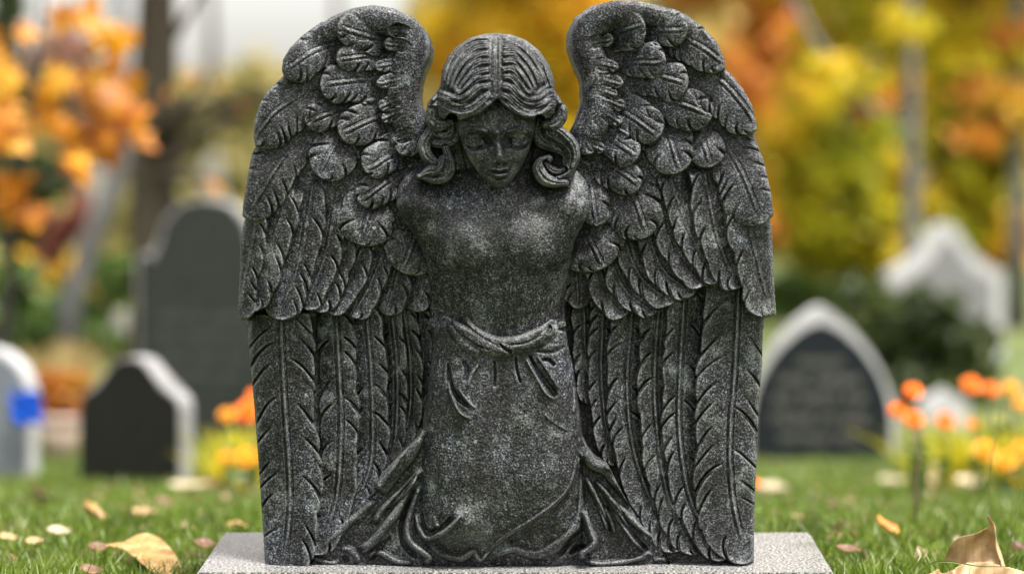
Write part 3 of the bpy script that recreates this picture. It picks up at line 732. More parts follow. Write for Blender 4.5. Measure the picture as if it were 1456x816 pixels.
sf(z8([(260, 650), (330, 710), (430, 735), (500, 700), (540, 740), (590, 690)]), 3, 5, 6, wend=3)
sf(z8([(290, 500), (300, 545), (325, 570)]), 2, 3, 4)
# gathers below the sash
z7 = lambda pts: z3(540, 430, 3.547, pts)
sf(z7([(345, 280), (355, 400), (395, 480), (480, 545)]), 3, 6.5, -7.5, wend=4, mode='soft', fade=.2)
sf(z7([(345, 380), (362, 470), (400, 550), (460, 590)]), 2.5, 5, 5, wend=2.5, mode='soft')
sf(z7([(395, 430), (430, 480), (480, 535)]), 2, 3, 3.5, mode='soft')
sf(z7([(500, 310), (465, 360), (440, 430)]), 3, 5, 4.5, mode='soft')
sf(z7([(420, 290), (440, 340), (430, 400)]), 4, 6, -4, mode='soft')
sf(z7([(578, 290), (582, 360), (578, 430)]), 2, 3, -4, mode='soft')
sf(z7([(685, 270), (692, 340), (712, 410)]), 2, 3, -5, mode='soft')
sf(z7([(750, 260), (800, 350), (860, 430), (895, 480)]), 3, 6.5, -6, mode='soft')
sf(z7([(735, 280), (790, 380), (840, 460), (885, 490)]), 2, 3.2, 5, mode='soft')
sf(z7([(790, 265), (850, 350), (905, 440)]), 2, 3.5, 6, mode='soft')
sf(z7([(815, 290), (850, 290), (885, 320)]), 3, 4.5, -7, mode='soft')
sf(z7([(760, 240), (860, 250), (940, 220)]), 2, 3.5, -4, mode='soft')
sf(z7([(830, 560), (870, 600), (960, 650)]), 3, 4, 1.8, mode='soft')
sf(z7([(980, 420), (985, 500), (975, 560)]), 2, 3, 3, mode='soft')
F.H += 2.2 * blur(np.random.default_rng(3).standard_normal(F.H.shape), 16) / .02 * .02
finish(F, 4, 7, .5, .17, 41)
F.wear = np.clip(F.wear + gauss(F, 664, 762, 34, 18, .45) + gauss(F, 712, 705, 50, 24, .2), 0, .9)  # pale bloom that also paints the knee and lower skirt brighter
F.mesh('robe', M_STONE, angel, back=-40)['label'] = 'long robe with train spreading in folds to both sides'

# ---- twisted sash
F = Field(604, 440, 815, 520, .5)
u = np.clip(np.abs((F.X - 709) / 100), 0, 1)
bz = 14 + 45 * np.sqrt(np.clip(1 - u ** 2.6, 0, 1))
F.H = bz.copy()
bz = bz + 0
def sash(pts, w0, w1, h, wend=None, z=0):
    w0, w1 = w0 * 1.5, w1 * 1.55; wend = wend * 1.5 if wend else w1
    sl, L, d, T = F.project(z7(pts), max(w0, w1, wend or 0) + 2)
    q = L / T; wend_ = wend if wend else w1
    w = np.where(q < .5, w0 + (w1 - w0) * sst(0, .5, q), w1 + (wend_ - w1) * sst(.5, 1, q))
    v = np.abs(d) / w; ins = v < 1
    H = F.H[sl]; H[ins] = np.maximum(H, bz[sl] + 3 + z + 1.6 * h * np.sqrt(np.clip(1 - v * v, 0, 1)) * (.15 + .85 * sst(0, .18, q) * (1 - sst(.88, 1, q))) - 3 * (1 - sst(0, .12, q) * (1 - sst(.92, 1, q))))[ins]
    F.M[sl] |= ins
sash([(262, 95), (330, 150), (430, 215), (560, 232), (690, 222), (800, 175), (880, 125), (925, 110)], 3.2, 7.5, 3.2, wend=3, z=-1.5)
sash([(325, 80), (330, 150), (360, 215), (430, 255)], 3, 6, 6, wend=8)
sash([(330, 90), (385, 165), (450, 230), (520, 262)], 4, 6, 8, wend=6, z=1)
sash([(345, 85), (420, 140), (500, 200), (590, 240), (680, 250)], 3, 8, 9, wend=6, z=2)
sash([(425, 60), (470, 130), (540, 180), (610, 205), (700, 195), (800, 150), (870, 105)], 2.5, 6, 8, wend=4, z=1)
sash([(540, 190), (640, 225), (740, 210), (830, 165), (868, 120)], 4, 9, 9, wend=5, z=1)
sash([(600, 250), (700, 245), (800, 210), (860, 160), (880, 108)], 4, 6, 7, wend=4)
sash([(870, 105), (884, 120), (872, 170), (800, 225), (930, 215)], 3, 4, 5, wend=3)
F.stroke(z7([(600, 205), (635, 235), (670, 252)]), 1.5, 2.5, -7)
F.stroke(z7([(640, 215), (740, 200), (820, 160)]), 1.5, 2.0, -4)
F.stroke(z7([(420, 165), (490, 215), (560, 240)]), 1.5, 2.0, -4)
F.stroke(z7([(850, 115), (860, 130), (845, 160)]), 2, 3.4, -8)
finish(F, 2.5, 4, .42, .14, 51)
F.mesh('sash', M_STONE, angel, back=-20)['label'] = 'narrow twisted sash round the waist'

# ------------------------------------------------------------------ plinth
M_PLINTH = granite('plinth_granite', .15, grain=260, lichen=.2, streak=False, rough=.24, bumpd=.0009, spark=.34, tint=(1, 1, 1), spec=1.0)
def slab(name, pts_top, z0, z1, mat, parent=None, bev=.004, sub=0):
    bm = bmesh.new()
    lo = [bm.verts.new((x, y, z0)) for x, y in pts_top]; hi = [bm.verts.new((x, y, z1)) for x, y in pts_top]
    bm.faces.new(lo[::-1]); top = bm.faces.new(hi); n = len(lo)
    for i in range(n): bm.faces.new((lo[i], lo[(i + 1) % n], hi[(i + 1) % n], hi[i]))
    bmesh.ops.bevel(bm, geom=[e for e in bm.edges], offset=bev, segments=2, affect='EDGES')
    return bm_obj(name, bm, mat, parent, smooth=False)
H_ = CAMZ - PT
Zf, Zb = H_ * FPX / (814.0 - HOR), H_ * FPX / (756.0 - HOR)
pl = [((278 - 728) / FPX * Zf, Zf - D0), ((1187 - 728) / FPX * Zf, Zf - D0), ((1152 - 728) / FPX * Zb, Zb - D0), ((318 - 728) / FPX * Zb, Zb - D0)]
po = slab('plinth', pl, -.16, PT, M_PLINTH)
tag(po, 'low rough-sawn grey granite block under the angel statue', 'plinth')
# ------------------------------------------------------------------ ground
def ground_mat():
    m, nt, b, _ = new_mat('turf')
    v = coords(nt)
    n1 = noise_n(nt, v, 1.6, 5, .6); n2 = noise_n(nt, v, 60, 3, .7)
    c = ramp(nt, n1, [(.3, (.04, .075, .012)), (.5, (.085, .13, .02)), (.7, (.14, .18, .035))])
    c = mixc(nt, ramp(nt, noise_n(nt, v, 4, 5), [(.50, 0.0), (.62, .8)]), c, (.12, .085, .04))
    c = mixc(nt, 1.0, c, ramp(nt, n2, [(.3, (.5, .5, .5)), (.7, (1.1, 1.1, 1.1))]), 'MULTIPLY')
    nt.links.new(c, b.inputs['Base Color']); b.inputs['Roughness'].default_value = .9
    bump(nt, b, n2, .6, .02)
    return m
xs = np.concatenate([np.linspace(-400, -8, 14), np.linspace(-7, 7, 57), np.linspace(8, 400, 14)])
ys = np.concatenate([np.linspace(-60, -2.5, 8), np.linspace(-2, 14, 90), np.linspace(15, 60, 20), np.linspace(70, 400, 12)])
GX, GY = np.meshgrid(xs, ys)
GZ = ground_h(GY)
gi = np.arange(GX.size).reshape(GX.shape)
gq = np.stack([gi[:-1, :-1].ravel(), gi[:-1, 1:].ravel(), gi[1:, 1:].ravel(), gi[1:, :-1].ravel()], 1)
tag(mesh_np('ground', np.stack([GX.ravel(), GY.ravel(), GZ.ravel()], 1), quads=gq, mat=ground_mat()), kind='structure')

# grass blades
def blades(n, z0, z1, hmin, hmax, wid, seed):
    r = np.random.default_rng(seed)
    Z = z0 + (z1 - z0) * r.random(n) ** 1.0
    X = (r.random(n) * 1560 - 52 - 728) / FPX * Z
    Y = Z - D0
    keep = ~((np.abs(X) < .46) & (Y < .28))
    X, Y = X[keep], Y[keep]; n = len(X)
    g = ground_h(Y)
    h = hmin + (hmax - hmin) * r.random(n) ** 1.6
    # tufts
    h *= .55 + .75 * (np.sin(X * 9 + 3 * np.sin(Y * 7)) * np.sin(Y * 11 + 2 * np.sin(X * 5)) * .5 + .5)
    a = r.random(n) * 2 * np.pi; lean = h * (.15 + .75 * r.random(n)); la = r.random(n) * 2 * np.pi
    w = wid * (.6 + .8 * r.random(n))
    cx_, cy_ = np.cos(a) * w / 2, np.sin(a) * w / 2
    lx, ly = np.cos(la) * lean, np.sin(la) * lean
    z = np.zeros(n)
    lv = []
    for t, ww in ((0, 1), (.45, .85), (.8, .5)):
        for s_ in (-1, 1):
            lv.append(np.stack([X + lx * t * t + s_ * cx_ * ww, Y + ly * t * t + s_ * cy_ * ww, g - .004 + h * (t - .12 * t * t)], 1))
    lv.append(np.stack([X + lx, Y + ly, g + h * .86], 1))
    V = np.stack(lv, 1).reshape(-1, 3)
    o = np.arange(n)[:, None] * 7
    q = np.concatenate([o + np.array([0, 1, 3, 2]), o + np.array([2, 3, 5, 4])])
    t = o + np.array([4, 5, 6])
    return V, q, t
M_GRASS = leafmat('grass_blades', [(.22, .19, .07), (.05, .09, .006), (.10, .17, .012), (.155, .225, .02), (.125, .20, .018), (.20, .21, .05), (.28, .22, .09)], scale=5, trans=.35, rough=.45)
V1, q1, t1 = blades(30000, 3.02, 4.4, .012, .05, .0032, 1)
V2, q2, t2 = blades(60000, 4.3, 9.5, .012, .036, .006, 2)
tag(mesh_np('grass', np.concatenate([V1, V2]), quads=np.concatenate([q1, q2 + len(V1)]), tris=np.concatenate([t1, t2 + len(V1)]), mat=M_GRASS), kind='stuff')

# ------------------------------------------------------------------ headstones
def arc(cx_, cy_, rx, ry, a0, a1, n=10):
    return [(cx_ + rx * math.cos(R(a0 + (a1 - a0) * i / n)), cy_ + ry * math.sin(R(a0 + (a1 - a0) * i / n))) for i in range(n + 1)]
def extrude(name, pts, y0, y1, mat, parent, bev=.006, mats=None):
    bm = bmesh.new()
    f = [bm.verts.new((x, y0, z)) for x, z in pts]; k = [bm.verts.new((x, y1, z)) for x, z in pts]
    bm.faces.new(f); bm.faces.new(k[::-1]); n = len(f)
    for i in range(n): bm.faces.new((f[i], k[i], k[(i + 1) % n], f[(i + 1) % n]))
    if bev:
        ed = [e for e in bm.edges if abs(e.verts[0].co.y - e.verts[1].co.y) < 1e-6]
        bmesh.ops.bevel(bm, geom=ed, offset=bev, segments=2, affect='EDGES')
    return bm_obj(name, bm, mat, parent)
def inset(pts, d):
    P = [Vector(p) for p in pts]; n = len(P); out = []
    area = sum(P[i].x * P[(i + 1) % n].y - P[(i + 1) % n].x * P[i].y for i in range(n))
    s_ = 1 if area > 0 else -1
    for i in range(n):
        a = (P[i] - P[i - 1]); b = (P[(i + 1) % n] - P[i])
        if a.length < 1e-9: a = b
        if b.length < 1e-9: b = a
        na = Vector((-a.y, a.x)).normalized() * s_; nb = Vector((-b.y, b.x)).normalized() * s_
        m = na + nb; m = m / max(.3, m.length ** 2 / 2) if m.length > 1e-6 else na
        out.append(tuple(P[i] + m * d))
    return out
M_EDGE = simple('pale_rock_edge', (.27, .27, .27), .6, (.17, .17, .168), 30, .004)
M_WHITE = simple('white_marble', (0.40, 0.40, 0.41), .6, (0.29, 0.29, 0.30), 14, .002)
M_DARK = simple('polished_dark_slate', (0.0136, 0.0144, 0.0120), .45, (0.0088, 0.0096, 0.0080), 40, 0, spec=.12)
M_BLUEGR = simple('blue_grey_granite', (0.0120, 0.0152, 0.0184), .5, (0.0080, 0.0104, 0.0128), 60, 0, spec=.12)
M_MIDGR = simple('mid_grey_granite', (0.024, 0.027, 0.0255), .7, (0.015, 0.0175, 0.0165), 25, .001, spec=.2)
M_LTGR = simple('light_blue_grey_granite', (0.1360, 0.1520, 0.1800), .5, (0.1040, 0.1160, 0.1360), 40, .001)
M_LETTER = simple('cut_letters', (.17, .165, .14), .7, (.10, .10, .085), 60)
M_LETTER2 = simple('faint_cut_letters', (.085, .09, .085), .7, (.055, .06, .055), 60)

def glyph_rows(parent, rows, y, mat, seed=1):
    for k, row in enumerate(rows): glyph_row(parent, [row], y, mat, 'inscription_line', seed + k)
def glyph_row(parent, rows, y, mat, name, seed):
    """rows of cut capitals, worn until nothing legible is left: (cx, z, total width, cap height, words)"""
    r = random.Random(seed); bm = bmesh.new()
    def box(x0, x1, z0, z1):
        vs = [bm.verts.new((x, yy, z)) for yy in (y, y + .004) for x, z in ((x0, z0), (x1, z0), (x1, z1), (x0, z1))]
        for f in ((0, 1, 2, 3), (7, 6, 5, 4), (0, 4, 5, 1), (1, 5, 6, 2), (2, 6, 7, 3), (3, 7, 4, 0)): bm.faces.new([vs[i] for i in f])
    for cx_, z, W, h, words in rows:
        tot = sum(words) + .7 * (len(words) - 1); cw = W / tot; x = cx_ - W / 2
        for wd in words:
            for _ in range(wd):
                s_ = cw * .17; kind = r.randrange(4); x1 = x + cw * .78
                box(x, x + s_, z, z + h)
                if kind in (0, 1): box(x1 - s_, x1, z, z + h)
                if kind in (0, 2): box(x + s_, x1 - (s_ if kind == 0 else 0), z + h * .42, z + h * .58)
                if kind in (1, 2, 3): box(x + s_, x1 - (s_ if kind == 1 else 0), z + h * .84, z + h)
                if kind in (3,): box(x + s_, x1, z, z + h * .16)
                x += cw
            x += cw * .7
    return bm_obj(name, bm, mat, parent)

def headstone(px, Z, rz, pts, th, face, edge, label, border, rows=None, ins_mat=None, fpts=None, name='headstone', seed=1, group='headstones behind the angel'):
    g = on_ground(px, Z)
    t = tag(empty(name, g, rz), label, 'headstone', group)
    extrude('stone', pts, 0, th, edge, t, bev=.008)
    extrude('front_face', fpts or inset(pts, border), -.004, .002, face, t, bev=.002)
    if rows: glyph_rows(t, rows, -.0065, ins_mat or M_LETTER, seed=seed)
    return t
def mm(px, Z): return px / FPX * Z
# pointed arch stone, right
w_, h_ = mm(108, 8), mm(218, 8)
ap = [(1, .28), (.985, .36), (.90, .47), (.80, .585), (.66, .705), (.50, .81), (.33, .90), (.16, .965), (.05, .995), (0, 1.0)]
pa = [(-w_, -.06), (w_, -.06)] + [(w_ * a, h_ * b) for a, b in ap] + [(-w_ * a, h_ * b) for a, b in ap[:-1][::-1]]
af = [(.91, .28), (.88, .39), (.80, .51), (.675, .625), (.51, .73), (.31, .82), (.14, .87), (0, .89)]
paf = [(-w_ * .92, -.02), (w_ * .92, -.02)] + [(w_ * a, h_ * b) for a, b in af] + [(-w_ * a, h_ * b) for a, b in af[:-1][::-1]]
headstone(1167, 8.0, R(-3), pa, .11, M_BLUEGR, M_WHITE, 'gothic pointed headstone, pale rim round a dark blue-grey lettered face, right of the angel', mm(19, 8), fpts=paf,
          rows=[(0, h_ * .61, w_ * .6, .030, (6,)), (0, h_ * .49, w_ * 1.1, .034, (4, 6)), (0, h_ * .37, w_ * 1.25, .034, (3, 5, 3)), (0, h_ * .24, w_ * 1.3, .034, (6, 2, 4)), (0, h_ * .12, w_ * 1.1, .028, (7, 4))], seed=4)
# low dark ogee stone, left
Z = 6.6; w_, h_ = mm(80, Z), mm(180, Z)
prof = [(1, .60), (.97, .66), (.88, .71), (.74, .735), (.60, .78), (.47, .87), (.34, .95), (.18, .99), (0, 1.0)]
pb = [(-w_, -.06), (w_, -.06)] + [(w_ * a, h_ * b) for a, b in prof] + [(-w_ * a, h_ * b) for a, b in prof[:-1][::-1]]
t = headstone(184, Z, R(-17), pb, .10, M_DARK, M_EDGE, 'low dark headstone with stepped ogee top and pale edge before the tall grey one', .006)
# tall grey shouldered stone
Z = 9.0; w_, h_ = mm(100, Z), mm(345, Z)
pc = [(-w_, -.06), (w_, -.06), (w_, h_ * .70)] + arc(w_ * .88, h_ * .74, w_ * .12, h_ * .035, -20, 150, 6) + [(w_ * .70, h_ * .80), (w_ * .62, h_ * .90)] + arc(0, h_ * .90, w_ * .56, h_ * .10, 10, 170, 12) + \
     [(-w_ * .62, h_ * .90), (-w_ * .70, h_ * .80)] + arc(-w_ * .88, h_ * .74, w_ * .12, h_ * .035, 30, 200, 6) + [(-w_, h_ * .70)]
t = headstone(291, Z, R(-8), pc, .12, M_MIDGR, M_EDGE, 'tall grey round-shouldered headstone with worn inscription, half behind the wing on the left', .011,
          rows=[(0, h_ * .50, w_ * 1.3, .026, (5, 4)), (0, h_ * .42, w_ * 1.4, .026, (3, 6, 2)), (0, h_ * .34, w_ * 1.3, .026, (4, 4, 3)), (0, h_ * .26, w_ * 1.2, .024, (7, 3))], ins_mat=M_LETTER2, seed=8)
# light stone cut by the left frame edge
Z = 7.0; w_, h_ = mm(72, Z), mm(186, Z)
pd = [(-w_, -.06), (w_, -.06), (w_, h_ * .62)] + arc(0, h_ * .62, w_, h_ * .38, 8, 172, 16) + [(-w_, h_ * .62)]
t = headstone(-28, Z, R(-8), pd, .10, M_LTGR, M_WHITE, 'light blue-grey round-topped headstone cut off by the left edge of the photo', .008)
# blue cloth pinned on its right shoulder
M_BLUE = simple('blue_cloth', (.010, .075, .46), .7, (.007, .05, .34), 60, spec=.1)
def cloth_patch(loc, w, h, rz, label):
    nx, ny = 16, 14; V = []
    for k in (0, 1):
        for j in range(ny + 1):
            for i in range(nx + 1):
                u, v = i / nx - .5, j / ny - .5
                V.append((u * w + .004 * math.sin(v * 9), -.006 * math.sin(u * 11 + v * 5) - .003 * math.sin(v * 15) + .003 * k + .0, v * h + .005 * math.sin(u * 8)))
    n1 = (nx + 1) * (ny + 1); q = []
    for j in range(ny):
        for i in range(nx):
            a, b, c, d = j * (nx + 1) + i, j * (nx + 1) + i + 1, (j + 1) * (nx + 1) + i + 1, (j + 1) * (nx + 1) + i
            q += [(a, b, c, d), (a + n1, d + n1, c + n1, b + n1)]
    rim = list(range(nx + 1)) + [j * (nx + 1) + nx for j in range(1, ny + 1)] + [ny * (nx + 1) + i for i in range(nx - 1, -1, -1)] + [j * (nx + 1) for j in range(ny - 1, 0, -1)]
    q += [(a, a + n1, b + n1, b) for a, b in zip(rim, rim[1:] + rim[:1])]
    o = mesh_np('blue_cloth', V, quads=q, mat=M_BLUE); o.location = loc; o.rotation_euler = (0, 0, rz)
    return tag(o, label, 'cloth')
cloth_patch(at(37, 580, 6.93), .105, .108, R(-8), 'bright blue square of cloth on the shoulder of the light grey headstone')
# white scalloped stone far right
Z = 13.0; w_, h_ = mm(84, Z), mm(190, Z) + .0
h_ = (CAMZ - (318 - HOR) / FPX * Z) - float(ground_h(Z - D0))
pe_ = [(1, .62), (.96, .665), (.78, .685), (.60, .73), (.46, .785), (.34, .85), (.24, .925), (.15, .98), (.06, 1.0), (0, 1.0)]
pe = [(-w_, -.06), (w_, -.06)] + [(w_ * a, h_ * b) for a, b in pe_] + [(-w_ * a, h_ * b) for a, b in pe_[:-1][::-1]]
headstone(1347, Z, R(6), pe, .16, simple('grey_marble_face', (.17, .17, .175), .6, (.12, .12, .125), 10), M_WHITE, 'white headstone with swept peaked top standing beyond the dark bush', .075)
# small pale gabled stone
Z = 9.5; zt = CAMZ - (553 - HOR) / FPX * Z
g_ = float(ground_h(Z - D0)); w_ = mm(36, Z); h_ = zt - g_
headstone(1344, Z, R(4), [(-w_, -.05), (w_, -.05), (w_, h_ * .62), (0, h_), (-w_, h_ * .62)], .08, M_WHITE, M_WHITE, 'small pale gabled grave marker behind the orange flowers', .012)
# faint far pale stones and a post seen through the garden, left
M_PALE = simple('pale_limestone', (.25, .24, .22), .8, (.18, .175, .16), 12)
for i, (px, Z, top, wpx, lab) in enumerate([(130, 22, 228, 30, 'tall pale limestone pillar far behind the orange maple'), (300, 26, 215, 26, 'pale limestone monument far behind, right of the trunk'), (165, 14, 440, 22, 'short pale marker stone beside the tall grey headstone')]):
    g = on_ground(px, Z); h_ = (CAMZ - (top - HOR) / FPX * Z) - g.z; w_ = mm(wpx, Z)
    t = tag(empty('grave_monument', g, 0), lab, 'monument')
    extrude('shaft', [(-w_ * .7, 0), (w_ * .7, 0), (w_ * .55, h_ * .9), (0, h_), (-w_ * .55, h_ * .9)], 0, w_, M_PALE, t)
    extrude('base', [(-w_, -.1), (w_, -.1), (w_, .12), (-w_, .12)], -.1, w_ + .1, M_PALE, t)

# ------------------------------------------------------------------ foliage builders
def leaf_cloud(blobs, n, size, seed, fold=.35):
    """folded leaf-shaped faces spread through the volume of several uneven clumps"""
    r = np.random.default_rng(seed)
    B = np.array(blobs, float); vol = B[:, 3] * B[:, 4] * B[:, 5]
    which = r.choice(len(B), n, p=vol / vol.sum())
    # sub-clumps inside each blob, so gaps remain
    ns = 26; sub = r.standard_normal((len(B), ns, 3)); sub /= np.linalg.norm(sub, axis=2, keepdims=True)
    sub *= r.random((len(B), ns, 1)) ** .4
    k = r.integers(0, ns, n)
    C = B[which, :3] + sub[which, k] * B[which, 3:6] * .86
    P = C + r.standard_normal((n, 3)) * B[which, 3:6] * .15
    return leaves_at(P, size, r, fold)
def leaves_at(P, size, r, fold=.35):
    n = len(P)
    a = r.standard_normal((n, 3)); a /= np.linalg.norm(a, axis=1, keepdims=True)
    b = r.standard_normal((n, 3)); b -= (a * b).sum(1, keepdims=True) * a; b /= np.linalg.norm(b, axis=1, keepdims=True)
    c = np.cross(a, b)
    s_ = (size * (.6 + .8 * r.random(n)))[:, None]
    tip, root = P + a * s_ * .55, P - a * s_ * .45
    L_ = P + b * s_ * .34 + c * s_ * fold * .3; R_ = P - b * s_ * .34 + c * s_ * fold * .3
    V = np.stack([root, L_, tip, R_], 1).reshape(-1, 3)
    o = np.arange(n)[:, None] * 4
    t = np.concatenate([o + np.array([0, 2, 1]), o + np.array([0, 3, 2])])
    return V, t
def tube(pts, rad, sides=9, cap=True, wob=.0, seed=0):
    P = spline(pts, max(6, 6 * len(pts))) if len(pts[0]) == 2 else None
    pts = [Vector(p) for p in pts]
    n = len(pts); V = []; F_ = []
    r = random.Random(seed)
    up = Vector((.123, .31, .95))
    for i, p in enumerate(pts):
        d = (pts[min(i + 1, n - 1)] - pts[max(i - 1, 0)]).normalized()
        a = d.cross(Vector((1, .2, .1))).normalized(); b = d.cross(a)
        for k in range(sides):
            an = 2 * math.pi * k / sides; rr = rad[i] * (1 + wob * (r.random() - .5))
            V.append(p + (a * math.cos(an) + b * math.sin(an)) * rr)
    for i in range(n - 1):
        for k in range(sides):
            F_.append((i * sides + k, i * sides + (k + 1) % sides, (i + 1) * sides + (k + 1) % sides, (i + 1) * sides + k))
    if cap: F_.append(tuple(range(sides))[::-1]); F_.append(tuple((n - 1) * sides + k for k in range(sides)))
    return V, F_
def tubes_obj(name, list_, mat, parent, sides=9, wob=.0):
    V, F_ = [], []
    for i, (pts, rad) in enumerate(list_):
        v, f = tube(pts, rad, sides, wob=wob, seed=i); o = len(V); V += v; F_ += [tuple(x + o for x in q) for q in f]
    me = bpy.data.meshes.new(name); me.from_pydata([tuple(v) for v in V], [], F_); me.materials.append(mat)
    for p in me.polygons: p.use_smooth = True
    return link(bpy.data.objects.new(name, me), parent)
M_BARK = simple('grey_brown_bark', (.06, .048, .032), .9, (.032, .026, .018), 18, .01)
M_BARK2 = simple('silver_grey_bark', (.12, .12, .125), .9, (.075, .075, .078), 10, .01)
M_BARK3 = simple('dark_bark', (.05, .045, .04), .9, (.03, .027, .024), 18, .01)
def tree(name, cat, label, px, Z, tr, th, blobs, n, size, mat, bark, seed, group=None, lean=0.0, limbs=6, extra=None):
    g = on_ground(px, Z, -.05)
    t = tag(empty(name, g), label, cat, group)
    r = random.Random(seed)
    tp = [Vector((lean * (k / 6) ** 1.3 + (r.random() - .5) * tr * .5 * (k > 0), 0, th * k / 6)) for k in range(7)]
    parts = [(tp, [tr * (1.25 - .75 * (k / 6)) * (1.25 if k == 0 else 1) for k in range(7)])]
    lb = [(b[0] - g.x, b[1] - g.y, b[2] - g.z) for b in blobs]
    for k in range(min(limbs, len(lb))):
        e = Vector(lb[k % len(lb)]); s_ = tp[min(6, max(1, int(3 + 3 * r.random())))] if e.z > th * .5 else tp[2]
        m = s_.lerp(e, .5) + Vector((0, 0, abs(e.z - s_.z) * .15))
        parts.append(([s_, m, e], [tr * .5, tr * .3, tr * .1]))
    if extra:
        for pts, rad in extra: parts.append(([Vector(p) - g for p in pts], rad))
    tubes_obj('trunk', parts, bark, t, 10, .12)
    if n:
        V, tri = leaf_cloud([(b[0] - g.x, b[1] - g.y, b[2] - g.z, *b[3:]) for b in blobs], n, size, seed)
        mesh_np('crown', V, tris=tri, mat=mat, parent=t, smooth=False)
    return t
def blob(px, py, Z, rpx, rpy, rz=None):
    p = at(px, py, Z); return (p.x, p.y, p.z, mm(rpx, Z), rz if rz else mm((rpx + rpy) / 2, Z), mm(rpy, Z))

LM_Y = leafmat('golden_leaves', [(.60, .54, .03), (.86, .66, .04), (.9, .56, .04), (.88, .40, .08)], .8, .6)
LM_YG = leafmat('yellow_green_leaves', [(.22, .26, .015), (.55, .52, .025), (.84, .62, .03), (.88, .46, .06)], .9, .6)
LM_O = leafmat('orange_leaves', [(.70, .48, .03), (.84, .40, .06), (.86, .32, .08), (.70, .20, .06)], .8, .55)
LM_MAPLE = leafmat('maple_leaves', [(.16, .05, .012), (.45, .13, .008), (.66, .26, .008), (.70, .38, .012), (.45, .36, .02)], 4.0, .45)
LM_G = leafmat('dark_green_leaves', [(.018, .030, .008), (.045, .07, .012), (.11, .14, .02)], 3, .3)
LM_G2 = leafmat('mid_green_leaves', [(.035, .07, .012), (.08, .15, .02), (.16, .22, .03)], 2, .35)
LM_OL = leafmat('olive_brown_leaves', [(.26, .24, .10), (.42, .38, .15), (.54, .46, .20), (.50, .36, .22)], .35, .5)
LM_PK = leafmat('dusky_pink_leaves', [(.28, .12, .09), (.45, .24, .17), (.5, .32, .2)], 1.0, .45)
LM_RED = leafmat('wine_red_leaves', [(.16, .04, .035), (.30, .08, .06), (.34, .16, .10)], 3, .4)

# big trunk on the left with fork and its own leaves
tree('maple_tree', 'tree', 'thick grey-brown tree trunk with sparse orange leaves behind the tall grey headstone', 221, 10.5, mm(33, 10.5), 3.6,
     [blob(290, 112, 10.2, 34, 26), blob(350, 157, 10, 15, 18), blob(300, 255, 10, 24, 26), blob(268, 215, 10.2, 16, 18), blob(232, 130, 10.1, 12, 22), blob(262, 20, 10.3, 12, 20), blob(192, 60, 10.0, 16, 18),
      blob(60, -260, 10.5, 300, 180), blob(420, -300, 10.5, 300, 160)],
     3800, .085, LM_MAPLE, M_BARK, 3, limbs=5,
     extra=[([at(240, 60, 10.5), at(262, 30, 10.5), at(292, -20, 10.5)], [.03, .022, .015]),
            ([at(236, 190, 10.5), at(290, 150, 10.6), at(370, 140, 10.7), at(440, 120, 11)], [.035, .028, .025, .012])])
# young maple close by, leaves at the left edge
mp = [blob(30, 40, 7.5, 26, 24), blob(45, 140, 7.5, 50, 40), blob(100, 165, 7.7, 60, 40), blob(150, 110, 7.6, 48, 42), blob(165, 60, 7.7, 28, 22), blob(175, 185, 7.6, 34, 36), blob(95, 240, 7.5, 28, 34),
      blob(20, 195, 7.4, 26, 26), blob(15, 280, 7.5, 24, 30), blob(36, 312, 7.5, 18, 20), blob(-60, 120, 7.5, 70, 120), blob(140, 215, 7.7, 26, 22), blob(105, 20, 7.7, 30, 16), blob(62, 385, 7.8, 22, 18)]
g = on_ground(-40, 7.7)
t = tag(empty('maple_sapling', g), 'slender young maple with large orange and yellow leaves at the left edge of the photo', 'tree')
r_ = random.Random(5); pr = []
tp = [at(-40, 680, 7.7), at(0, 520, 7.7), at(14, 400, 7.7), at(24, 260, 7.6), at(50, 100, 7.6), at(70, -80, 7.6)]
pr.append(([p - g for p in tp], [.028, .024, .020, .015, .011, .007]))
for b in mp:
    e = Vector(b[:3]); s_ = min(tp[1:], key=lambda q: (q - e).length)
    pr.append(([s_ - g, (s_.lerp(e, .5) + Vector((0, 0, -.03))) - g, e - g], [.008, .006, .003]))
tubes_obj('trunk', pr, M_BARK3, t, 8)
rr_ = np.random.default_rng(9)
def maple_leaf_verts():
    a = [(0, -.5), (.10, -.22), (.42, -.30), (.34, -.10), (.52, .12), (.26, .10), (.16, .30), (0, .55)]
    return a + [(-x, y) for x, y in a[1:-1][::-1]]
def big_leaves(blobs, n, size, seed, origin):
    r = np.random.default_rng(seed); B = np.array(blobs); vol = B[:, 3] * B[:, 5]
    w = r.choice(len(B), n, p=vol / vol.sum())
    P = B[w, :3] + r.uniform(-1, 1, (n, 3)) * B[w, 3:6] * .85 - np.array(origin)
    o2 = np.array(maple_leaf_verts()); m = len(o2)
    a = r.standard_normal((n, 3)) * .6 + np.array([0, -1, .5]); a /= np.linalg.norm(a, axis=1, keepdims=True)     # leaf normal
    b = r.standard_normal((n, 3)) + np.array([0, 0, -1.2]); b -= (a * b).sum(1, keepdims=True) * a; b /= np.linalg.norm(b, axis=1, keepdims=True)
    c = np.cross(a, b); s_ = size * (.6 + .7 * r.random((n, 1)))
    V = P[:, None] + s_[:, None] * (o2[None, :, 0:1] * c[:, None] + o2[None, :, 1:2] * b[:, None] + .25 * (o2[None, :, 0:1] ** 2 - o2[None, :, 1:2] ** 2 * .5) * a[:, None])
    V = np.concatenate([V, P[:, None]], 1).reshape(-1, 3)
    o = np.arange(n)[:, None] * (m + 1)
    t_ = np.concatenate([o + np.array([m, i, (i + 1) % m]) for i in range(m)])
    return V, t_
V, tr_ = big_leaves(mp, 135, .13, 4, g)
mesh_np('crown', V, tris=tr_, mat=LM_MAPLE, parent=t, smooth=False)

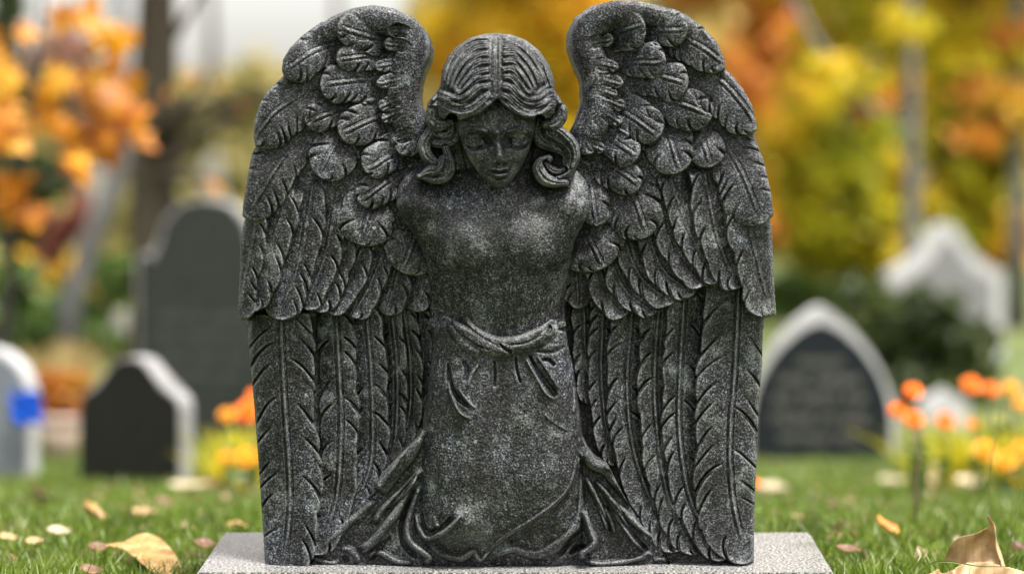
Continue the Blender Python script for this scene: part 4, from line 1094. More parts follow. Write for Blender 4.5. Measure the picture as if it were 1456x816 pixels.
# birch-like trunk on the right with diagonal limb, golden crown
tree('birch_tree', 'tree', 'slim silver-grey trunk with a long slanting limb among golden leaves on the right', 1294, 15, mm(10, 15), 4.6,
     [blob(1190, 120, 14.6, 60, 50), blob(1255, 190, 14.6, 40, 40), blob(1290, 40, 14.7, 50, 40), blob(1150, 90, 16.5, 80, 90), blob(1240, 60, 16.5, 60, 70), blob(1390, 60, 16, 90, 60), blob(1150, -160, 16, 200, 120), blob(1400, -200, 16, 200, 130)],
     9000, .12, LM_YG, M_BARK2, 11, limbs=2,
     extra=[([at(1290, 210, 15), at(1215, 130, 15.1), at(1160, 60, 15.2), at(1120, -20, 15.3)], [.036, .034, .03, .025])])
spec = [  # px, Z, trunk px, height, blobs, n, size, leaf, bark, label, category, kind name
 (760, 24, 10, 6, [blob(760, 60, 24, 130, 110), blob(700, 180, 24, 110, 100), blob(820, 200, 24, 100, 110), blob(640, 60, 24, 70, 90), blob(760, -140, 24, 200, 130)], 12000, .19, LM_Y, M_BARK, 'golden tree directly behind the angel\'s head', 'golden_tree'),
 (1090, 30, 9, 7, [blob(1080, 100, 30, 70, 120), blob(1110, 260, 30, 70, 110), blob(1060, -80, 30, 120, 110), blob(1150, 330, 30, 70, 70)], 9000, .22, LM_O, M_BARK, 'peach-orange tree behind the wing on the right', 'orange_tree'),
 (1210, 21, 8, 6, [blob(1200, 250, 21, 90, 90), blob(1180, 330, 21, 80, 70), blob(1250, 300, 21, 70, 90), blob(1130, 200, 21, 50, 80), blob(1220, -100, 21, 150, 120)], 10000, .18, LM_YG, M_BARK, 'yellow-green tree left of the silver-grey trunk', 'yellow_tree'),
 (1380, 18, 9, 6, [blob(1390, 80, 18, 80, 60), blob(1350, 190, 18, 60, 70), blob(1440, 230, 18, 60, 80), blob(1370, 300, 18, 70, 70), blob(1340, 40, 18, 60, 60), blob(1400, -120, 18, 160, 110)], 9500, .16, LM_YG, M_BARK3, 'yellow-green tree right of the silver-grey trunk', 'yellow_tree'),
 (1330, 26, 9, 7, [blob(1320, 20, 26, 110, 70), blob(1430, 40, 26, 90, 90), blob(1440, 330, 26, 70, 80), blob(1290, 120, 26, 70, 60), blob(1450, 160, 26, 60, 80), blob(1360, -120, 26, 180, 110)], 11000, .2, LM_Y, M_BARK, 'golden tree beyond the yellow-green one at the right', 'golden_tree'),
 (1150, 23, 6, 5, [blob(1150, 110, 23, 36, 40), blob(1240, 160, 23, 26, 30), blob(1215, 245, 23, 46, 36), blob(1120, 60, 23, 30, 30), blob(1340, 140, 23, 30, 30)], 1800, .17, LM_O, M_BARK, 'peach-orange boughs between the angel and the silver-grey trunk', 'orange_tree'),
 (1446, 16, 11, 6, [blob(1440, 160, 15.8, 45, 30), blob(1400, 130, 15.8, 40, 24), blob(1390, 200, 15.8, 40, 24), blob(1440, 60, 16, 40, 30)], 1600, .12, LM_O, M_BARK2, 'grey trunk with orange sprays at the right edge of the photo', 'orange_tree'),
 (480, 40, 9, 5, [blob(470, 190, 40, 110, 90), blob(560, 160, 40, 90, 100), blob(400, 200, 40, 80, 80), blob(620, 90, 40, 60, 120)], 8000, .3, LM_OL, M_BARK, 'hazy olive tree behind the wing on the left', 'olive_tree'),
 (300, 34, 9, 5, [blob(310, 190, 34, 80, 90), blob(360, 130, 34, 60, 60), blob(280, 280, 34, 80, 80)], 6000, .26, LM_OL, M_BARK, 'hazy olive tree just right of the thick trunk', 'olive_tree'),
 (170, 26, 12, 5, [blob(75, 120, 26, 60, 60), blob(100, 70, 26, 40, 40), blob(160, 300, 26, 50, 70), blob(120, 200, 26, 60, 70), blob(190, 230, 26, 40, 60)], 5200, .19, LM_PK, M_BARK2, 'dusky pink tree behind the young maple', 'pink_tree'),
]
for i, (px, Z, tw, th, bl, n, sz, lm, bk, lab, nm) in enumerate(spec):
    tree(nm, 'tree', lab, px, Z, mm(tw, Z), th, bl, n, sz, lm, bk, 40 + i)
# dark conifer-like tree at the left edge
tree('dark_tree', 'tree', 'dark green tree at the far left behind the maple leaves', 10, 18, .08, 4.5, [blob(5, 250, 18, 45, 60), blob(0, 120, 18, 34, 70), blob(60, 260, 18, 40, 45), blob(10, 20, 18, 24, 60), blob(40, 330, 18, 45, 40)], 6000, .13, LM_G, M_BARK3, 71)
# leaning pale trunk
g = on_ground(92, 12)
t = tag(empty('leaning_tree', g), 'leaning bare pale trunk left of the thick grey-brown one', 'tree')
tubes_obj('trunk', [([at(92, 480, 12) - g + Vector((0, 0, -.4)), at(100, 430, 12) - g, at(140, 320, 12) - g, at(178, 230, 12) - g, at(196, 120, 12) - g, at(205, -60, 12) - g], [.07, .065, .055, .045, .035, .02])], M_BARK2, t, 9, .1)

# bushes
def bush(name, label, px, Z, blobs, n, size, mat, seed):
    g = on_ground(px, Z, -.02)
    t = tag(empty(name, g), label, 'bush')
    r = random.Random(seed)
    tubes_obj('stem', [([Vector((0, 0, 0)), (Vector(b[:3]) - g) * .5 + Vector((0, 0, .02)), Vector(b[:3]) - g], [.02, .012, .005]) for b in blobs], M_BARK3, t, 6)
    V, tri = leaf_cloud([(b[0] - g.x, b[1] - g.y, b[2] - g.z, *b[3:]) for b in blobs], n, size, seed)
    mesh_np('foliage', V, tris=tri, mat=mat, parent=t, smooth=False)
bush('evergreen_bush', 'dense dark evergreen bush in front of the white peaked headstone', 1315, 10.6, [blob(1320, 455, 10.6, 60, 50), blob(1262, 470, 10.6, 60, 55), blob(1375, 500, 10.6, 50, 55), blob(1310, 540, 10.6, 95, 50), blob(1240, 540, 10.6, 50, 45), blob(1350, 585, 10.6, 90, 40), blob(1230, 420, 10.6, 34, 30)], 15000, .055, LM_G, 81)
bush('green_bush', 'soft green bush between the angel and the pointed headstone', 1130, 17, [blob(1120, 420, 17, 60, 30), blob(1180, 440, 17, 60, 40), blob(1230, 420, 17, 50, 34), blob(1100, 460, 17, 50, 40)], 5500, .1, LM_G2, 82)
bush('green_bush', 'green shrub low behind the leaning pale trunk', 110, 13, [blob(40, 470, 13, 60, 50), blob(110, 455, 13, 40, 50), blob(150, 500, 13, 40, 40), blob(20, 400, 13, 40, 30), blob(165, 395, 13, 30, 40)], 6500, .08, LM_G2, 83)
bush('red_bush', 'wine-red shrub above the green one at the left', 100, 15, [blob(90, 330, 15, 22, 34), blob(110, 300, 15, 20, 30), blob(75, 360, 15, 20, 24)], 700, .08, LM_RED, 84)
bush('yellow_bush', 'yellow shrub low between the young maple and the green shrub', 66, 15.5, [blob(68, 392, 15.5, 24, 20), blob(30, 380, 15.5, 26, 26), blob(110, 390, 15.5, 30, 22)], 1700, .09, LM_Y, 85)
bush('olive_bush', 'pale olive shrub left of the tall grey headstone', 160, 16, [blob(165, 350, 16, 30, 40), blob(150, 420, 16, 30, 34), blob(185, 300, 16, 24, 40)], 2400, .1, LM_OL, 86)
# far woodland that closes the view
rw = []
r_ = random.Random(12)
for i in range(46):
    px = -250 + i * 44 + r_.uniform(-20, 20); Zf_ = 75 + r_.uniform(-10, 14)
    top = 120 if px < 600 else -60
    for k in range(3):
        py = top + 40 + k * 75 + r_.uniform(-20, 20)
        b = list(blob(px, py, Zf_, 44, 60)); b[4] = 1.6; rw.append(tuple(b))
V, tri = leaf_cloud(rw, 42000, .75, 90)
LM_FAR = leafmat('far_wood', [(.40, .34, .14), (.56, .50, .18), (.70, .50, .16), (.64, .40, .24)], .12, .5)
tag(mesh_np('distant_woodland', V, tris=tri, mat=LM_FAR, smooth=False), kind='stuff')

# ------------------------------------------------------------------ flowers
M_STEM = simple('flower_stem', (.10, .13, .03), .7, (.06, .07, .02), 30)
M_STEMB = simple('brown_stem', (.13, .08, .05), .8, (.07, .05, .03), 30)
M_ORANGE = simple('orange_petals', (.92, .25, .01), .6, (.85, .16, .006), 60, trans=.35)
M_GOLD = simple('golden_petals', (.88, .42, .01), .6, (.72, .28, .008), 60, trans=.35)
def flower_head(c, rad, mat, parent, seed, nrm=(0, -.75, .6)):
    r = random.Random(seed); vs, fs = [], []
    n_ = Vector(nrm).normalized(); a = n_.cross(Vector((1, 0, .1))).normalized(); b = n_.cross(a)
    for ring, (rr, el, cnt) in enumerate(((1.0, .05, 13), (.8, .35, 11), (.55, .6, 8), (.28, .8, 5))):
        for k in range(cnt):
            an = 2 * math.pi * (k + .5 * (ring % 2)) / cnt + r.uniform(-.1, .1)
            d = a * math.cos(an) + b * math.sin(an); s_ = d.cross(n_)
            L_ = rad * rr * r.uniform(.9, 1.1); w_ = rad * .30
            base = c + n_ * rad * el * .4
            p = [base + d * L_ * .15 - s_ * w_ * .3, base + d * L_ * .15 + s_ * w_ * .3, base + d * L_ * .7 + s_ * w_ + n_ * rad * el * .35, base + d * L_ + n_ * rad * el * .25, base + d * L_ * .7 - s_ * w_ + n_ * rad * el * .35]
            o = len(vs); vs += p; fs.append((o, o + 1, o + 2, o + 3, o + 4))
    me = bpy.data.meshes.new('flower_head'); me.from_pydata([tuple(v) for v in vs], [], fs); me.materials.append(mat)
    return link(bpy.data.objects.new('flower_head', me), parent)
def flower(px, py, Z, rpx, mat, label, seed, cat='flower', stemx=0, group='orange and golden flowers among the graves', sm=None):
    h = at(px, py, Z); g = on_ground(px + stemx, Z)
    t = tag(empty('marigold_flower', g), label, cat, group)
    m = (h + g) / 2 + Vector((.012, 0, 0)); hp = h - g
    tubes_obj('stem', [([Vector((0, 0, -.01)), m - g, hp + Vector((0, .004, -.004))], [.0035, .003, .0025])], sm or M_STEM, t, 6)
    flower_head(hp, mm(rpx * .84, Z), mat, t, seed)
    lv = []
    r = np.random.default_rng(seed); P = np.array([[0, 0, hp.z * q] for q in (.18, .3, .42, .55)]) + r.uniform(-.02, .02, (4, 3))
    
    for q in P:
        V, tri = leaves_at(q[None], .05, r); mesh_np('leaf', V, tris=tri, mat=LM_G2, parent=t, smooth=False)
FL = [(1298, 556, 5.0, 17, M_ORANGE, 'uppermost round orange flower of the cluster beside the pointed headstone', 8),
      (1277, 583, 5.0, 16, M_ORANGE, 'leftmost orange flower of the cluster beside the pointed headstone', 26),
      (1299, 596, 4.9, 19, M_ORANGE, 'large orange flower low in the cluster beside the pointed headstone', 4),
      (1344, 598, 5.6, 17, M_ORANGE, 'orange flower in front of the small pale gabled marker', 0),
      (1383, 603, 5.8, 10, M_ORANGE, 'tiny orange bud right of the small pale gabled marker', 0),
      (1381, 547, 5.6, 18, M_ORANGE, 'orange flower in front of the dark bush, leftmost of the tall ones', 4),
      (1409, 554, 5.7, 15, M_ORANGE, 'orange flower second of the tall ones by the dark bush', 2),
      (1437, 552, 5.9, 15, M_GOLD, 'golden-orange flower third of the tall ones by the dark bush', 0),
      (1452, 575, 5.9, 14, M_GOLD, 'golden flower touching the right edge of the photo', 0),
      (1400, 640, 5.4, 20, M_GOLD, 'golden flower low at the right, left of its pair', 0),
      (1430, 655, 5.3, 20, M_GOLD, 'golden flower low at the right, between two others', 0),
      (1452, 640, 5.5, 18, M_GOLD, 'golden flower low at the right edge', 0),
      (352, 584, 5.6, 24, M_ORANGE, 'big orange flower just left of the wing on the left', 0),
      (360, 562, 5.7, 12, M_ORANGE, 'small orange flower half hidden at the left wing edge, top of its group', 0),
      (322, 590, 5.9, 15, M_GOLD, 'yellow-green flower leftmost beside the wing on the left', 0),
      (350, 650, 5.5, 20, M_GOLD, 'golden flower low beside the wing on the left', 0),
      (320, 650, 5.8, 12, M_GOLD, 'small pale golden flower near the foot of the tall grey headstone', 0),
      (1074, 687, 4.5, 10, M_ORANGE, 'single orange flower peeping out at the right edge of the angel', 0)]
for i, (px, py, Z, rp, m_, lab, sx) in enumerate(FL):
    flower(px, py, Z, rp, m_, lab, 300 + i, stemx=sx, sm=M_STEMB if i == 0 else None)
# planter pot with orange leaves, left
g = on_ground(85, 8.2)
t = tag(empty('flower_pot', g), 'pale flower pot with rust-coloured chrysanthemums between the two left headstones', 'flower pot')
bm = bmesh.new()
bmesh.ops.create_cone(bm, cap_ends=True, segments=24, radius1=.06, radius2=.085, depth=.15)
bmesh.ops.translate(bm, verts=bm.verts, vec=(0, 0, .075))
bm_obj('pot', bm, simple('pale_clay', (.55, .42, .36), .8, (.42, .3, .24), 20), t, True)
bm = bmesh.new(); bmesh.ops.create_cone(bm, cap_ends=True, segments=24, radius1=.093, radius2=.093, depth=.03); bmesh.ops.translate(bm, verts=bm.verts, vec=(0, 0, .15))
bm_obj('rim', bm, simple('pale_clay_rim', (.55, .42, .36), .8, (.42, .3, .24), 20), t, True)
LM_RUST = leafmat('rust_flowers', [(.18, .05, .01), (.5, .12, .015), (.62, .30, .03), (.25, .22, .03)], 9, .4)
V, tri = leaf_cloud([(-.03, 0, .27, .10, .09, .09), (.06, 0, .25, .08, .08, .08), (.0, 0, .20, .11, .1, .05)], 1300, .035, 5)
mesh_np('flowers', V, tris=tri, mat=LM_RUST, parent=t, smooth=False)
# dry ornamental grasses at the left
M_STRAW = simple('straw', (.42, .32, .14), .8, (.28, .20, .08), 20, trans=.3)
def clump(label, px, Z, n, hmax, spread, mat, seed, name='ornamental_grass'):
    r = np.random.default_rng(seed); g = on_ground(px, Z)
    X = r.normal(0, spread * .3, n); Y = r.normal(0, spread * .3, n); h = hmax * (.5 + .5 * r.random(n))
    lx = X * .8 + r.normal(0, .03, n); ly = r.normal(0, .08, n); w_ = .005 * (.6 + r.random(n)); V = []
    for t_, ww in ((0, 1), (.35, 1), (.7, .8), (1, .1)):
        for s_ in (-1, 1): V.append(np.stack([X + lx * t_ ** 2 + s_ * w_ * ww, Y + ly * t_ ** 2, h * t_ * (1 - .12 * t_)], 1))
    V = np.stack(V, 1).reshape(-1, 3); o = np.arange(n)[:, None] * 8
    q = np.concatenate([o + np.array([0, 1, 3, 2]), o + np.array([2, 3, 5, 4]), o + np.array([4, 5, 7, 6])])
    ob = mesh_np(name, V, quads=q, mat=mat); ob.location = g
    return tag(ob, label, 'grass clump')
clump('straw-coloured ornamental grass clump behind the blue ribbon', 66, 9.5, 260, .45, .22, M_STRAW, 6)
clump('thin straw-coloured grass clump left of the low dark headstone', 112, 10.5, 130, .42, .16, M_STRAW, 7)
clump('green-gold grass clump under the flowers at the right edge', 1415, 6.2, 240, .26, .28, LM_YG, 8)
clump('yellow-green leafy clump under the flowers beside the left wing', 345, 6.2, 160, .22, .16, LM_YG, 9)

# ------------------------------------------------------------------ fallen leaves
def dryleaf_mat(name, c1, c2, c3):
    m, nt, b, out = new_mat(name)
    v = coords(nt)
    c = ramp(nt, noise_n(nt, v, 26, 5, .65), [(.32, c2), (.5, c1), (.68, c3)])
    wv = N(nt, 'ShaderNodeTexWave'); wv.inputs['Scale'].default_value = 26; wv.inputs['Distortion'].default_value = 1.5; nt.links.new(v, wv.inputs['Vector'])
    c = mixc(nt, 1.0, c, ramp(nt, wv.outputs['Fac'], [(.0, (.90, .87, .84)), (.12, (1, 1, 1))]), 'MULTIPLY')
    sp = ramp(nt, noise_n(nt, v, 150, 2), [(.70, 0.0), (.74, .8)])
    c = mixc(nt, sp, c, tuple(x * .25 for x in c1))
    nt.links.new(c, b.inputs['Base Color']); b.inputs['Roughness'].default_value = .5
    bump(nt, b, wv.outputs['Fac'], .3, .0008)
    tr = N(nt, 'ShaderNodeBsdfTranslucent'); nt.links.new(c, tr.inputs[0])
    mx = N(nt, 'ShaderNodeMixShader'); mx.inputs[0].default_value = .25
    nt.links.new(b.outputs[0], mx.inputs[1]); nt.links.new(tr.outputs[0], mx.inputs[2]); nt.links.new(mx.outputs[0], out.inputs[0])
    return m
DL = {'tan': dryleaf_mat('tan_leaf', (.50, .33, .17), (.30, .18, .08), (.62, .46, .28)),
      'gold': dryleaf_mat('golden_leaf', (.46, .29, .10), (.28, .15, .05), (.58, .44, .22)),
      'brown': dryleaf_mat('brown_leaf', (.19, .10, .055), (.09, .045, .03), (.30, .18, .10)),
      'wine': dryleaf_mat('wine_leaf', (.11, .035, .03), (.05, .02, .018), (.18, .07, .05)),
      'pale': dryleaf_mat('pale_leaf', (.48, .40, .27), (.34, .26, .15), (.58, .52, .38)),
      'orange': dryleaf_mat('orange_leaf', (.66, .24, .05), (.42, .12, .03), (.74, .38, .12))}
def dry_leaf(loc, rot, L, W, curl_, mat, label, seed, arch=.25, group='leaves fallen on the grass'):
    """pointed leaf, cupped across and arched along its midrib, wavy margin, real thickness"""
    r = random.Random(seed); nu, nv = 26, 14; V = []; Fq = []
    for i in range(nu + 1):
        u = i / nu; w = W * math.sin(math.pi * min(1, u * 1.02) ** .8) ** .8 * (1 + .04 * math.sin(u * 17 + seed)) + .0006
        for j in range(nv + 1):
            q = j / nv * 2 - 1
            a = q * curl_
            y = w * (math.sin(a) / curl_ if curl_ > .05 else q)
            z = w * ((1 - math.cos(a)) / curl_ if curl_ > .05 else 0) + L * arch * (4 * (u - .5) ** 2) * .5 + .05 * W * math.sin(9 * u + 4 * q + seed) + .02 * W * math.sin(u * 14) * q
            V.append(((u - .5) * L, y, z))
    n1 = len(V)
    V += [(x, y, z - .0008) for x, y, z in V]
    k = nv + 1
    for i in range(nu):
        for j in range(nv):
            a, b, c, d = i * k + j, i * k + j + 1, (i + 1) * k + j + 1, (i + 1) * k + j
            Fq.append((a, b, c, d)); Fq.append((a + n1, d + n1, c + n1, b + n1))
    rim = [j for j in range(k)] + [i * k + nv for i in range(1, nu + 1)] + [nu * k + j for j in range(nv - 1, -1, -1)] + [i * k for i in range(nu - 1, 0, -1)]
    for a, b in zip(rim, rim[1:] + rim[:1]): Fq.append((a, b, b + n1, a + n1))
    o = mesh_np('fallen_leaf', V, quads=Fq, mat=mat)
    o.location = loc; o.rotation_euler = rot
    return tag(o, label, 'leaf', group)
def gl(px, py, dz=.02):
    """point on the turf seen at that spot of the photograph"""
    Z = 3.0
    while Z < 30:
        if HOR + FPX * (CAMZ - float(ground_h(Z - D0)) - dz) / Z <= py: break
        Z += .02
    return Vector(((px - 728) / FPX * Z, Z - D0, float(ground_h(Z - D0)) + dz)), Z
SP = [(132, 731, 46, 22, .9, 'gold', 'small golden leaf standing in the grass above the big curled one', (.5, .5, .8), .3, .03),
      (58, 708, 32, 20, .9, 'wine', 'dark wine-red leaf below the light grey headstone at the left', (.6, .3, 1.3), .3, .03),
      (205, 729, 36, 13, .6, 'tan', 'light tan leaf flat in the grass under the low dark headstone', (.2, 0, .2), .2, .02),
      (235, 716, 30, 16, .6, 'brown', 'rosy brown leaf in front of the pale path edge, left of the wing', (.3, .1, .7), .2, .02),
      (84, 757, 36, 14, .5, 'pale', 'pale narrow leaf left of the small golden one', (.2, .1, -.2), .2, .02),
      (12, 765, 26, 14, .5, 'tan', 'tan leaf lying nearest the left edge of the photo', (.2, .1, .4), .2, .02),
      (50, 770, 30, 12, .5, 'tan', 'tan leaf second from the left edge', (.2, .0, -.4), .2, .02),
      (140, 781, 32, 14, .6, 'brown', 'brown leaf touching the stem of the big curled golden leaf', (.3, .0, .5), .2, .02),
      (292, 776, 34, 14, .6, 'brown', 'rosy leaf right beside the left corner of the plinth', (.3, .1, .2), .2, .02),
      (338, 748, 28, 13, .5, 'gold', 'yellowish leaf peeping over the back left edge of the plinth', (.2, .1, .1), .2, .02),
      (268, 690, 56, 14, .4, 'pale', 'large pale leaf below the small grey edge of the low dark headstone', (.15, 0, .3), .15, .03),
      (300, 690, 40, 16, .4, 'brown', 'brown leaf litter piece near the golden flowers left of the wing', (.15, 0, -.3), .15, .02),
      (130, 812, 36, 14, .6, 'brown', 'dark brown leaf at the bottom edge below the big curled one', (.3, .1, .1), .2, .02),
      (1100, 694, 42, 18, .5, 'pale', 'cream leaf at the right edge of the angel by the single flower', (.2, 0, .1), .15, .02),
      (1187, 716, 22, 14, .6, 'brown', 'small rust leaf alone in the grass below the pointed headstone', (.4, .2, .9), .2, .02),
      (1203, 750, 36, 14, .7, 'wine', 'reddish leaf right of the plinth corner', (.3, .2, .6), .3, .02),
      (1262, 752, 40, 22, .6, 'orange', 'orange-brown leaf beside the thin brown flower stem', (.5, .2, .8), .3, .03),
      (1270, 683, 40, 14, .4, 'pale', 'pale leaf in the grass left of the flower stem', (.15, 0, 0), .15, .02),
      (1350, 672, 60, 20, .5, 'pale', 'broad cream leaf in the grass under the gabled marker', (.25, 0, .05), .15, .04),
      (1382, 685, 46, 16, .5, 'pale', 'cream leaf overlapping the broad one under the golden flowers', (.25, 0, -.2), .15, .03),
      (1318, 682, 26, 18, .5, 'tan', 'small tan leaf left of the broad cream leaf', (.3, 0, .7), .15, .03),
      (1207, 782, 36, 12, .5, 'brown', 'brown leaf just above the right corner of the plinth', (.2, .1, -.1), .15, .02),
      (1450, 778, 20, 12, .5, 'wine', 'dull purple leaf at the right edge behind the big curled leaf', (.4, .1, .4), .15, .02),
      (1135, 735, 24, 10, .5, 'tan', 'thin tan leaf behind the back right corner of the plinth', (.2, .1, .9), .15, .02)]
for i, (px, py, Lp, Wp, cu, m_, lab, rot, ar, dz) in enumerate(SP):
    p, Z = gl(px, py, dz)
    dry_leaf(p, rot, mm(Lp, Z), mm(Wp, Z), cu, DL[m_], lab, 500 + i, ar)
# crumbled litter between the blades
rl = np.random.default_rng(77); nl = 600
Zl = 3.2 + 5.5 * rl.random(nl) ** 1.2; Xl = (rl.random(nl) * 1500 - 750) / FPX * Zl; Yl = Zl - D0
kp = ~((np.abs(Xl) < .5) & (Yl < .32)); Xl, Yl = Xl[kp], Yl[kp]
V, tri = leaves_at(np.stack([Xl, Yl, ground_h(Yl) + .012 + .012 * rl.random(len(Xl))], 1), .022, rl)
M_LIT = leafmat('leaf_litter', [(.10, .06, .03), (.24, .16, .07), (.32, .25, .12), (.22, .10, .04)], 14, .2)
tag(mesh_np('leaf_litter', V, tris=tri, mat=M_LIT, smooth=False), kind='stuff')
# large crumpled dry leaf beside the plinth at the right, nearly in focus
def sheet(name, outline, Z0, depth, mat, parent, st=1.6, th=1.2, persp=False):
    xs_ = [p[0] for p in outline]; ys_ = [p[1] for p in outline]
    F = Field(min(xs_) - 4, min(ys_) - 4, max(xs_) + 4, max(ys_) + 4, st)
    F.M = in_poly(F.X, F.Y, outline)
    ii = np.full(F.M.shape, -1); M = F.M
    cell = M[:-1, :-1] & M[1:, :-1] & M[:-1, 1:] & M[1:, 1:]
    nz = np.flatnonzero(M.ravel()); ii.ravel()[nz] = np.arange(len(nz))
    x, y = F.X.ravel()[nz], F.Y.ravel()[nz]; d = depth(x, y) / 1000.0
    Zc = Z0 - d
    Zq = Zc if persp else Z0
    V = np.stack([(x - 728) / FPX * Zq, Zc - D0, CAMZ - (y - HOR) / FPX * Zq], 1)
    V2 = V.copy(); V2[:, 1] += th / 1000; n = len(V)
    ci, cj = np.nonzero(cell); a, b, c, e = ii[ci, cj], ii[ci, cj + 1], ii[ci + 1, cj + 1], ii[ci + 1, cj]
    q = np.stack([a, e, c, b], 1)
    pad = np.pad(cell, 1); W = []
    for di, dj, p, r in ((-1, 0, a, b), (1, 0, c, e), (0, -1, e, a), (0, 1, b, c)):
        nb = pad[1 + di:pad.shape[0] - 1 + di, 1 + dj:pad.shape[1] - 1 + dj][ci, cj]
        W.append(np.stack([p[~nb], r[~nb], r[~nb] + n, p[~nb] + n], 1))
    V = np.concatenate([V, V2]); q = np.concatenate([q, q[:, ::-1] + n] + W)
    if parent is not None: V = V - np.array(parent.location)
    return mesh_np(name, V, quads=q, mat=mat, parent=parent)
lo = at(1395, 812, 3.07)
t = tag(empty('curled_leaf', lo), 'large crumpled tan leaf with one lobe standing upright at the bottom right corner', 'leaf', 'leaves fallen on the grass')
up = spline([(1345, 800), (1350, 775), (1360, 762), (1384, 754), (1401, 746), (1398, 735), (1396.5, 724), (1404, 734), (1411, 744), (1415, 760), (1421, 775), (1430, 806)], 60)
def dep1(x, y):
    return 14 * np.cos((x - 1385) / 26.0) + 10 * np.sin((y - 760) / 17.0 + x / 40.) + 16 * np.exp(-((x - 1406 - (y - 740) * .25) / 5.0) ** 2) + 2.5 * np.sin(x / 4.5 + y / 9)
sheet('upright_lobe', [tuple(p) for p in up], 3.07, dep1, DL['tan'], t, 1.2)
lw = spline([(1288, 826), (1300, 812), (1316, 804), (1324, 799), (1332, 806), (1345, 799), (1362, 797), (1392, 794), (1425, 798), (1452, 806), (1475, 822), (1480, 850), (1290, 850)], 70)
def dep2(x, y):
    return 34 + 12 * np.sin((x - 1300) / 17.0) + (y - 800) * .35 + 3 * np.sin(x / 5 + y / 6) + 14 * np.exp(-((x - 1345) / 6.) ** 2)
sheet('lower_lobe', [tuple(p) for p in lw], 3.07, dep2, DL['tan'], t, 1.2)
# arching grass blades in front of and beside that leaf
M_BLADE = simple('long_blade', (.20, .24, .07), .5, (.13, .16, .04), 30, trans=.3)
def blade(pts, Z, w, label):
    P = [at(x, y, Z) for x, y in pts]
    g = P[0].copy(); C = spline([(p.x, p.z) for p in P], 22); V = []
    for i, (x, z) in enumerate(C):
        q = i / 21; ww = w * (1 - q) ** .6 * .5 + .0002
        tx = C[min(i + 1, 21)] - C[max(i - 1, 0)]; tx = tx / (np.hypot(*tx) + 1e-9)
        y0 = g.y - .03 * math.sin(q * 2)
        for s_, dy in ((-1, 0), (0, .0015), (1, 0)): V.append((x - g.x - tx[1] * ww * s_, y0 + dy - g.y, z - g.z + tx[0] * ww * s_))
    Fq = [(i * 3 + j, i * 3 + j + 1, i * 3 + j + 4, i * 3 + j + 3) for i in range(21) for j in range(2)]
    o = mesh_np('grass_blade', V, quads=Fq, mat=M_BLADE); o.location = g
    return tag(o, label, 'grass blade', 'long grass blades by the crumpled leaf')
blade([(1284, 830), (1296, 806), (1304, 790), (1311, 778)], 3.1, .006, 'short upright grass blade left of the crumpled leaf')
blade([(1300, 835), (1306, 812), (1322, 796), (1345, 793), (1385, 799), (1430, 800)], 2.98, .0035, 'thin grass blade arching across the crumpled leaf')
blade([(1425, 835), (1427, 790), (1436, 745), (1447, 700), (1451, 650)], 3.2, .004, 'tall thin grass stalk right of the crumpled leaf')
blade([(1404, 835), (1406, 770), (1402, 700), (1405, 640), (1420, 570)], 3.5, .004, 'tall thin dark grass stalk behind the crumpled leaf')

g = at(1303, 790, 3.9)
st_ = tubes_obj('dry_stalk', [([Vector((0, 0, 0)), at(1302, 700, 3.9) - g, at(1305, 650, 3.9) - g, at(1300, 612, 3.9) - g], [.0032, .003, .0024, .0015])], M_STEMB, None, 6)
st_.location = g
tag(st_, 'thin upright brown stalk in the grass below the cluster of orange flowers', 'stalk')

ol = spline([(147, 774), (160, 771), (176, 769), (190, 761), (206, 757), (222, 761), (234, 769), (246, 782), (254, 795), (259, 806), (257, 818), (247, 824), (232, 819), (214, 812), (198, 799), (182, 785), (166, 778), (150, 776)], 70)
def dep3(x, y):
    c = 770 + (x - 150) * .42
    return (y - 757) * 3.6 + 16 * np.cos((y - c) / 22.0) + 3 * np.sin(x / 11.0) + 2 * np.sin(x / 5.0 + y / 7) - 9 * np.exp(-((y - c) / 3.0) ** 2)
lf = sheet('curled_leaf', [tuple(p) for p in ol], 3.38, dep3, DL['gold'], None, 1.2, 1.2, persp=True)
tag(lf, 'big curled golden leaf with thin pointed tip, left of the plinth', 'leaf', 'leaves fallen on the grass')
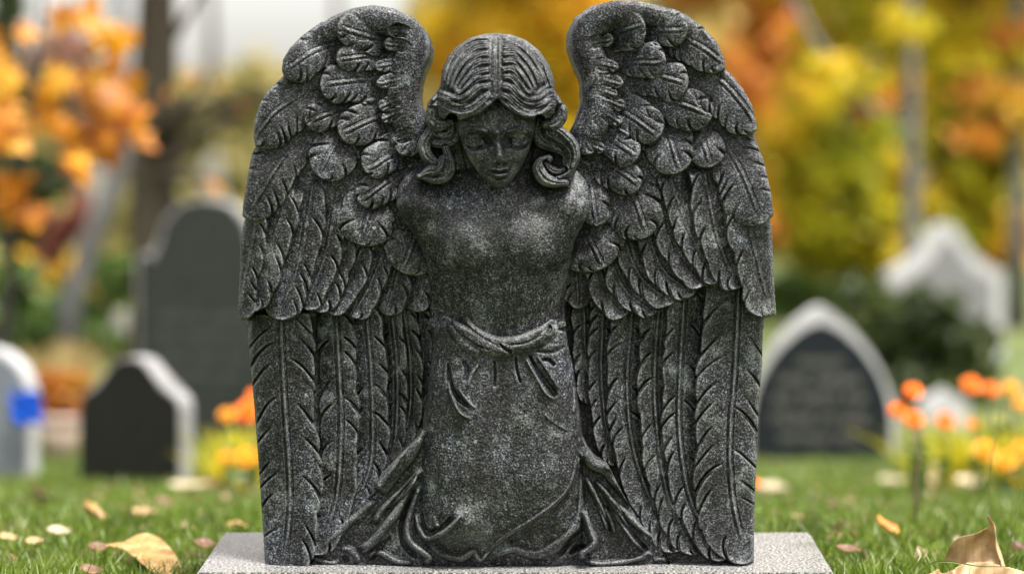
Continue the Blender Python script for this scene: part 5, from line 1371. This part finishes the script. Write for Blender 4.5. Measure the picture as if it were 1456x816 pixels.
# ------------------------------------------------------------------ light, sky, camera
w = bpy.data.worlds.new("World"); scene.world = w; w.use_nodes = True
nt = w.node_tree; nt.nodes.clear()
sky = nt.nodes.new('ShaderNodeTexSky'); sky.sky_type = 'NISHITA'; sky.sun_disc = False
SUN_EL, SUN_AZ = 68.0, 136.0       # azimuth clockwise from +Y (the view direction)
sky.sun_elevation = R(SUN_EL); sky.sun_rotation = R(SUN_AZ)
sky.air_density = 1.0; sky.dust_density = 4.0; sky.ozone_density = 1.0
hs = nt.nodes.new('ShaderNodeHueSaturation'); hs.inputs['Saturation'].default_value = .22
bg = nt.nodes.new('ShaderNodeBackground'); bg.inputs[1].default_value = .135
wo = nt.nodes.new('ShaderNodeOutputWorld')
tn = nt.nodes.new('ShaderNodeMix'); tn.data_type = 'RGBA'; tn.blend_type = 'MULTIPLY'; tn.inputs[0].default_value = 1.0
tn.inputs[7].default_value = (1.06, 1.02, .95, 1)
nt.links.new(sky.outputs[0], hs.inputs['Color']); nt.links.new(hs.outputs[0], tn.inputs[6]); nt.links.new(tn.outputs[2], bg.inputs[0]); nt.links.new(bg.outputs[0], wo.inputs[0])
sl_d = bpy.data.lights.new('sun', 'SUN'); sl_d.energy = 3.6; sl_d.angle = R(12); sl_d.color = (1, .96, .9)
so = link(bpy.data.objects.new('sun', sl_d))
dv = Vector((math.sin(R(SUN_AZ)) * math.cos(R(SUN_EL)), math.cos(R(SUN_AZ)) * math.cos(R(SUN_EL)), math.sin(R(SUN_EL))))
so.rotation_euler = dv.to_track_quat('Z', 'Y').to_euler()
so.location = dv * 30
cam = bpy.data.cameras.new('camera'); co = link(bpy.data.objects.new('camera', cam))
co.location = (0, -D0, CAMZ); co.rotation_euler = (R(90), 0, 0)
cam.sensor_width = 36.0; cam.lens = FPX / 1456.0 * 36.0
cam.shift_y = -(408.0 - HOR) / 1456.0
cam.clip_start = .1; cam.clip_end = 2000
cam.dof.use_dof = True; cam.dof.focus_distance = D0 - .035; cam.dof.aperture_fstop = 1.6
scene.camera = co
vs = scene.view_settings
vs.view_transform = 'Standard'; vs.look = 'None'; vs.exposure = 1.42; vs.gamma = 1; vs.use_curve_mapping = False
scene.render.engine = 'CYCLES'
scene.cycles.use_denoising = True
scene.cycles.max_bounces = 6
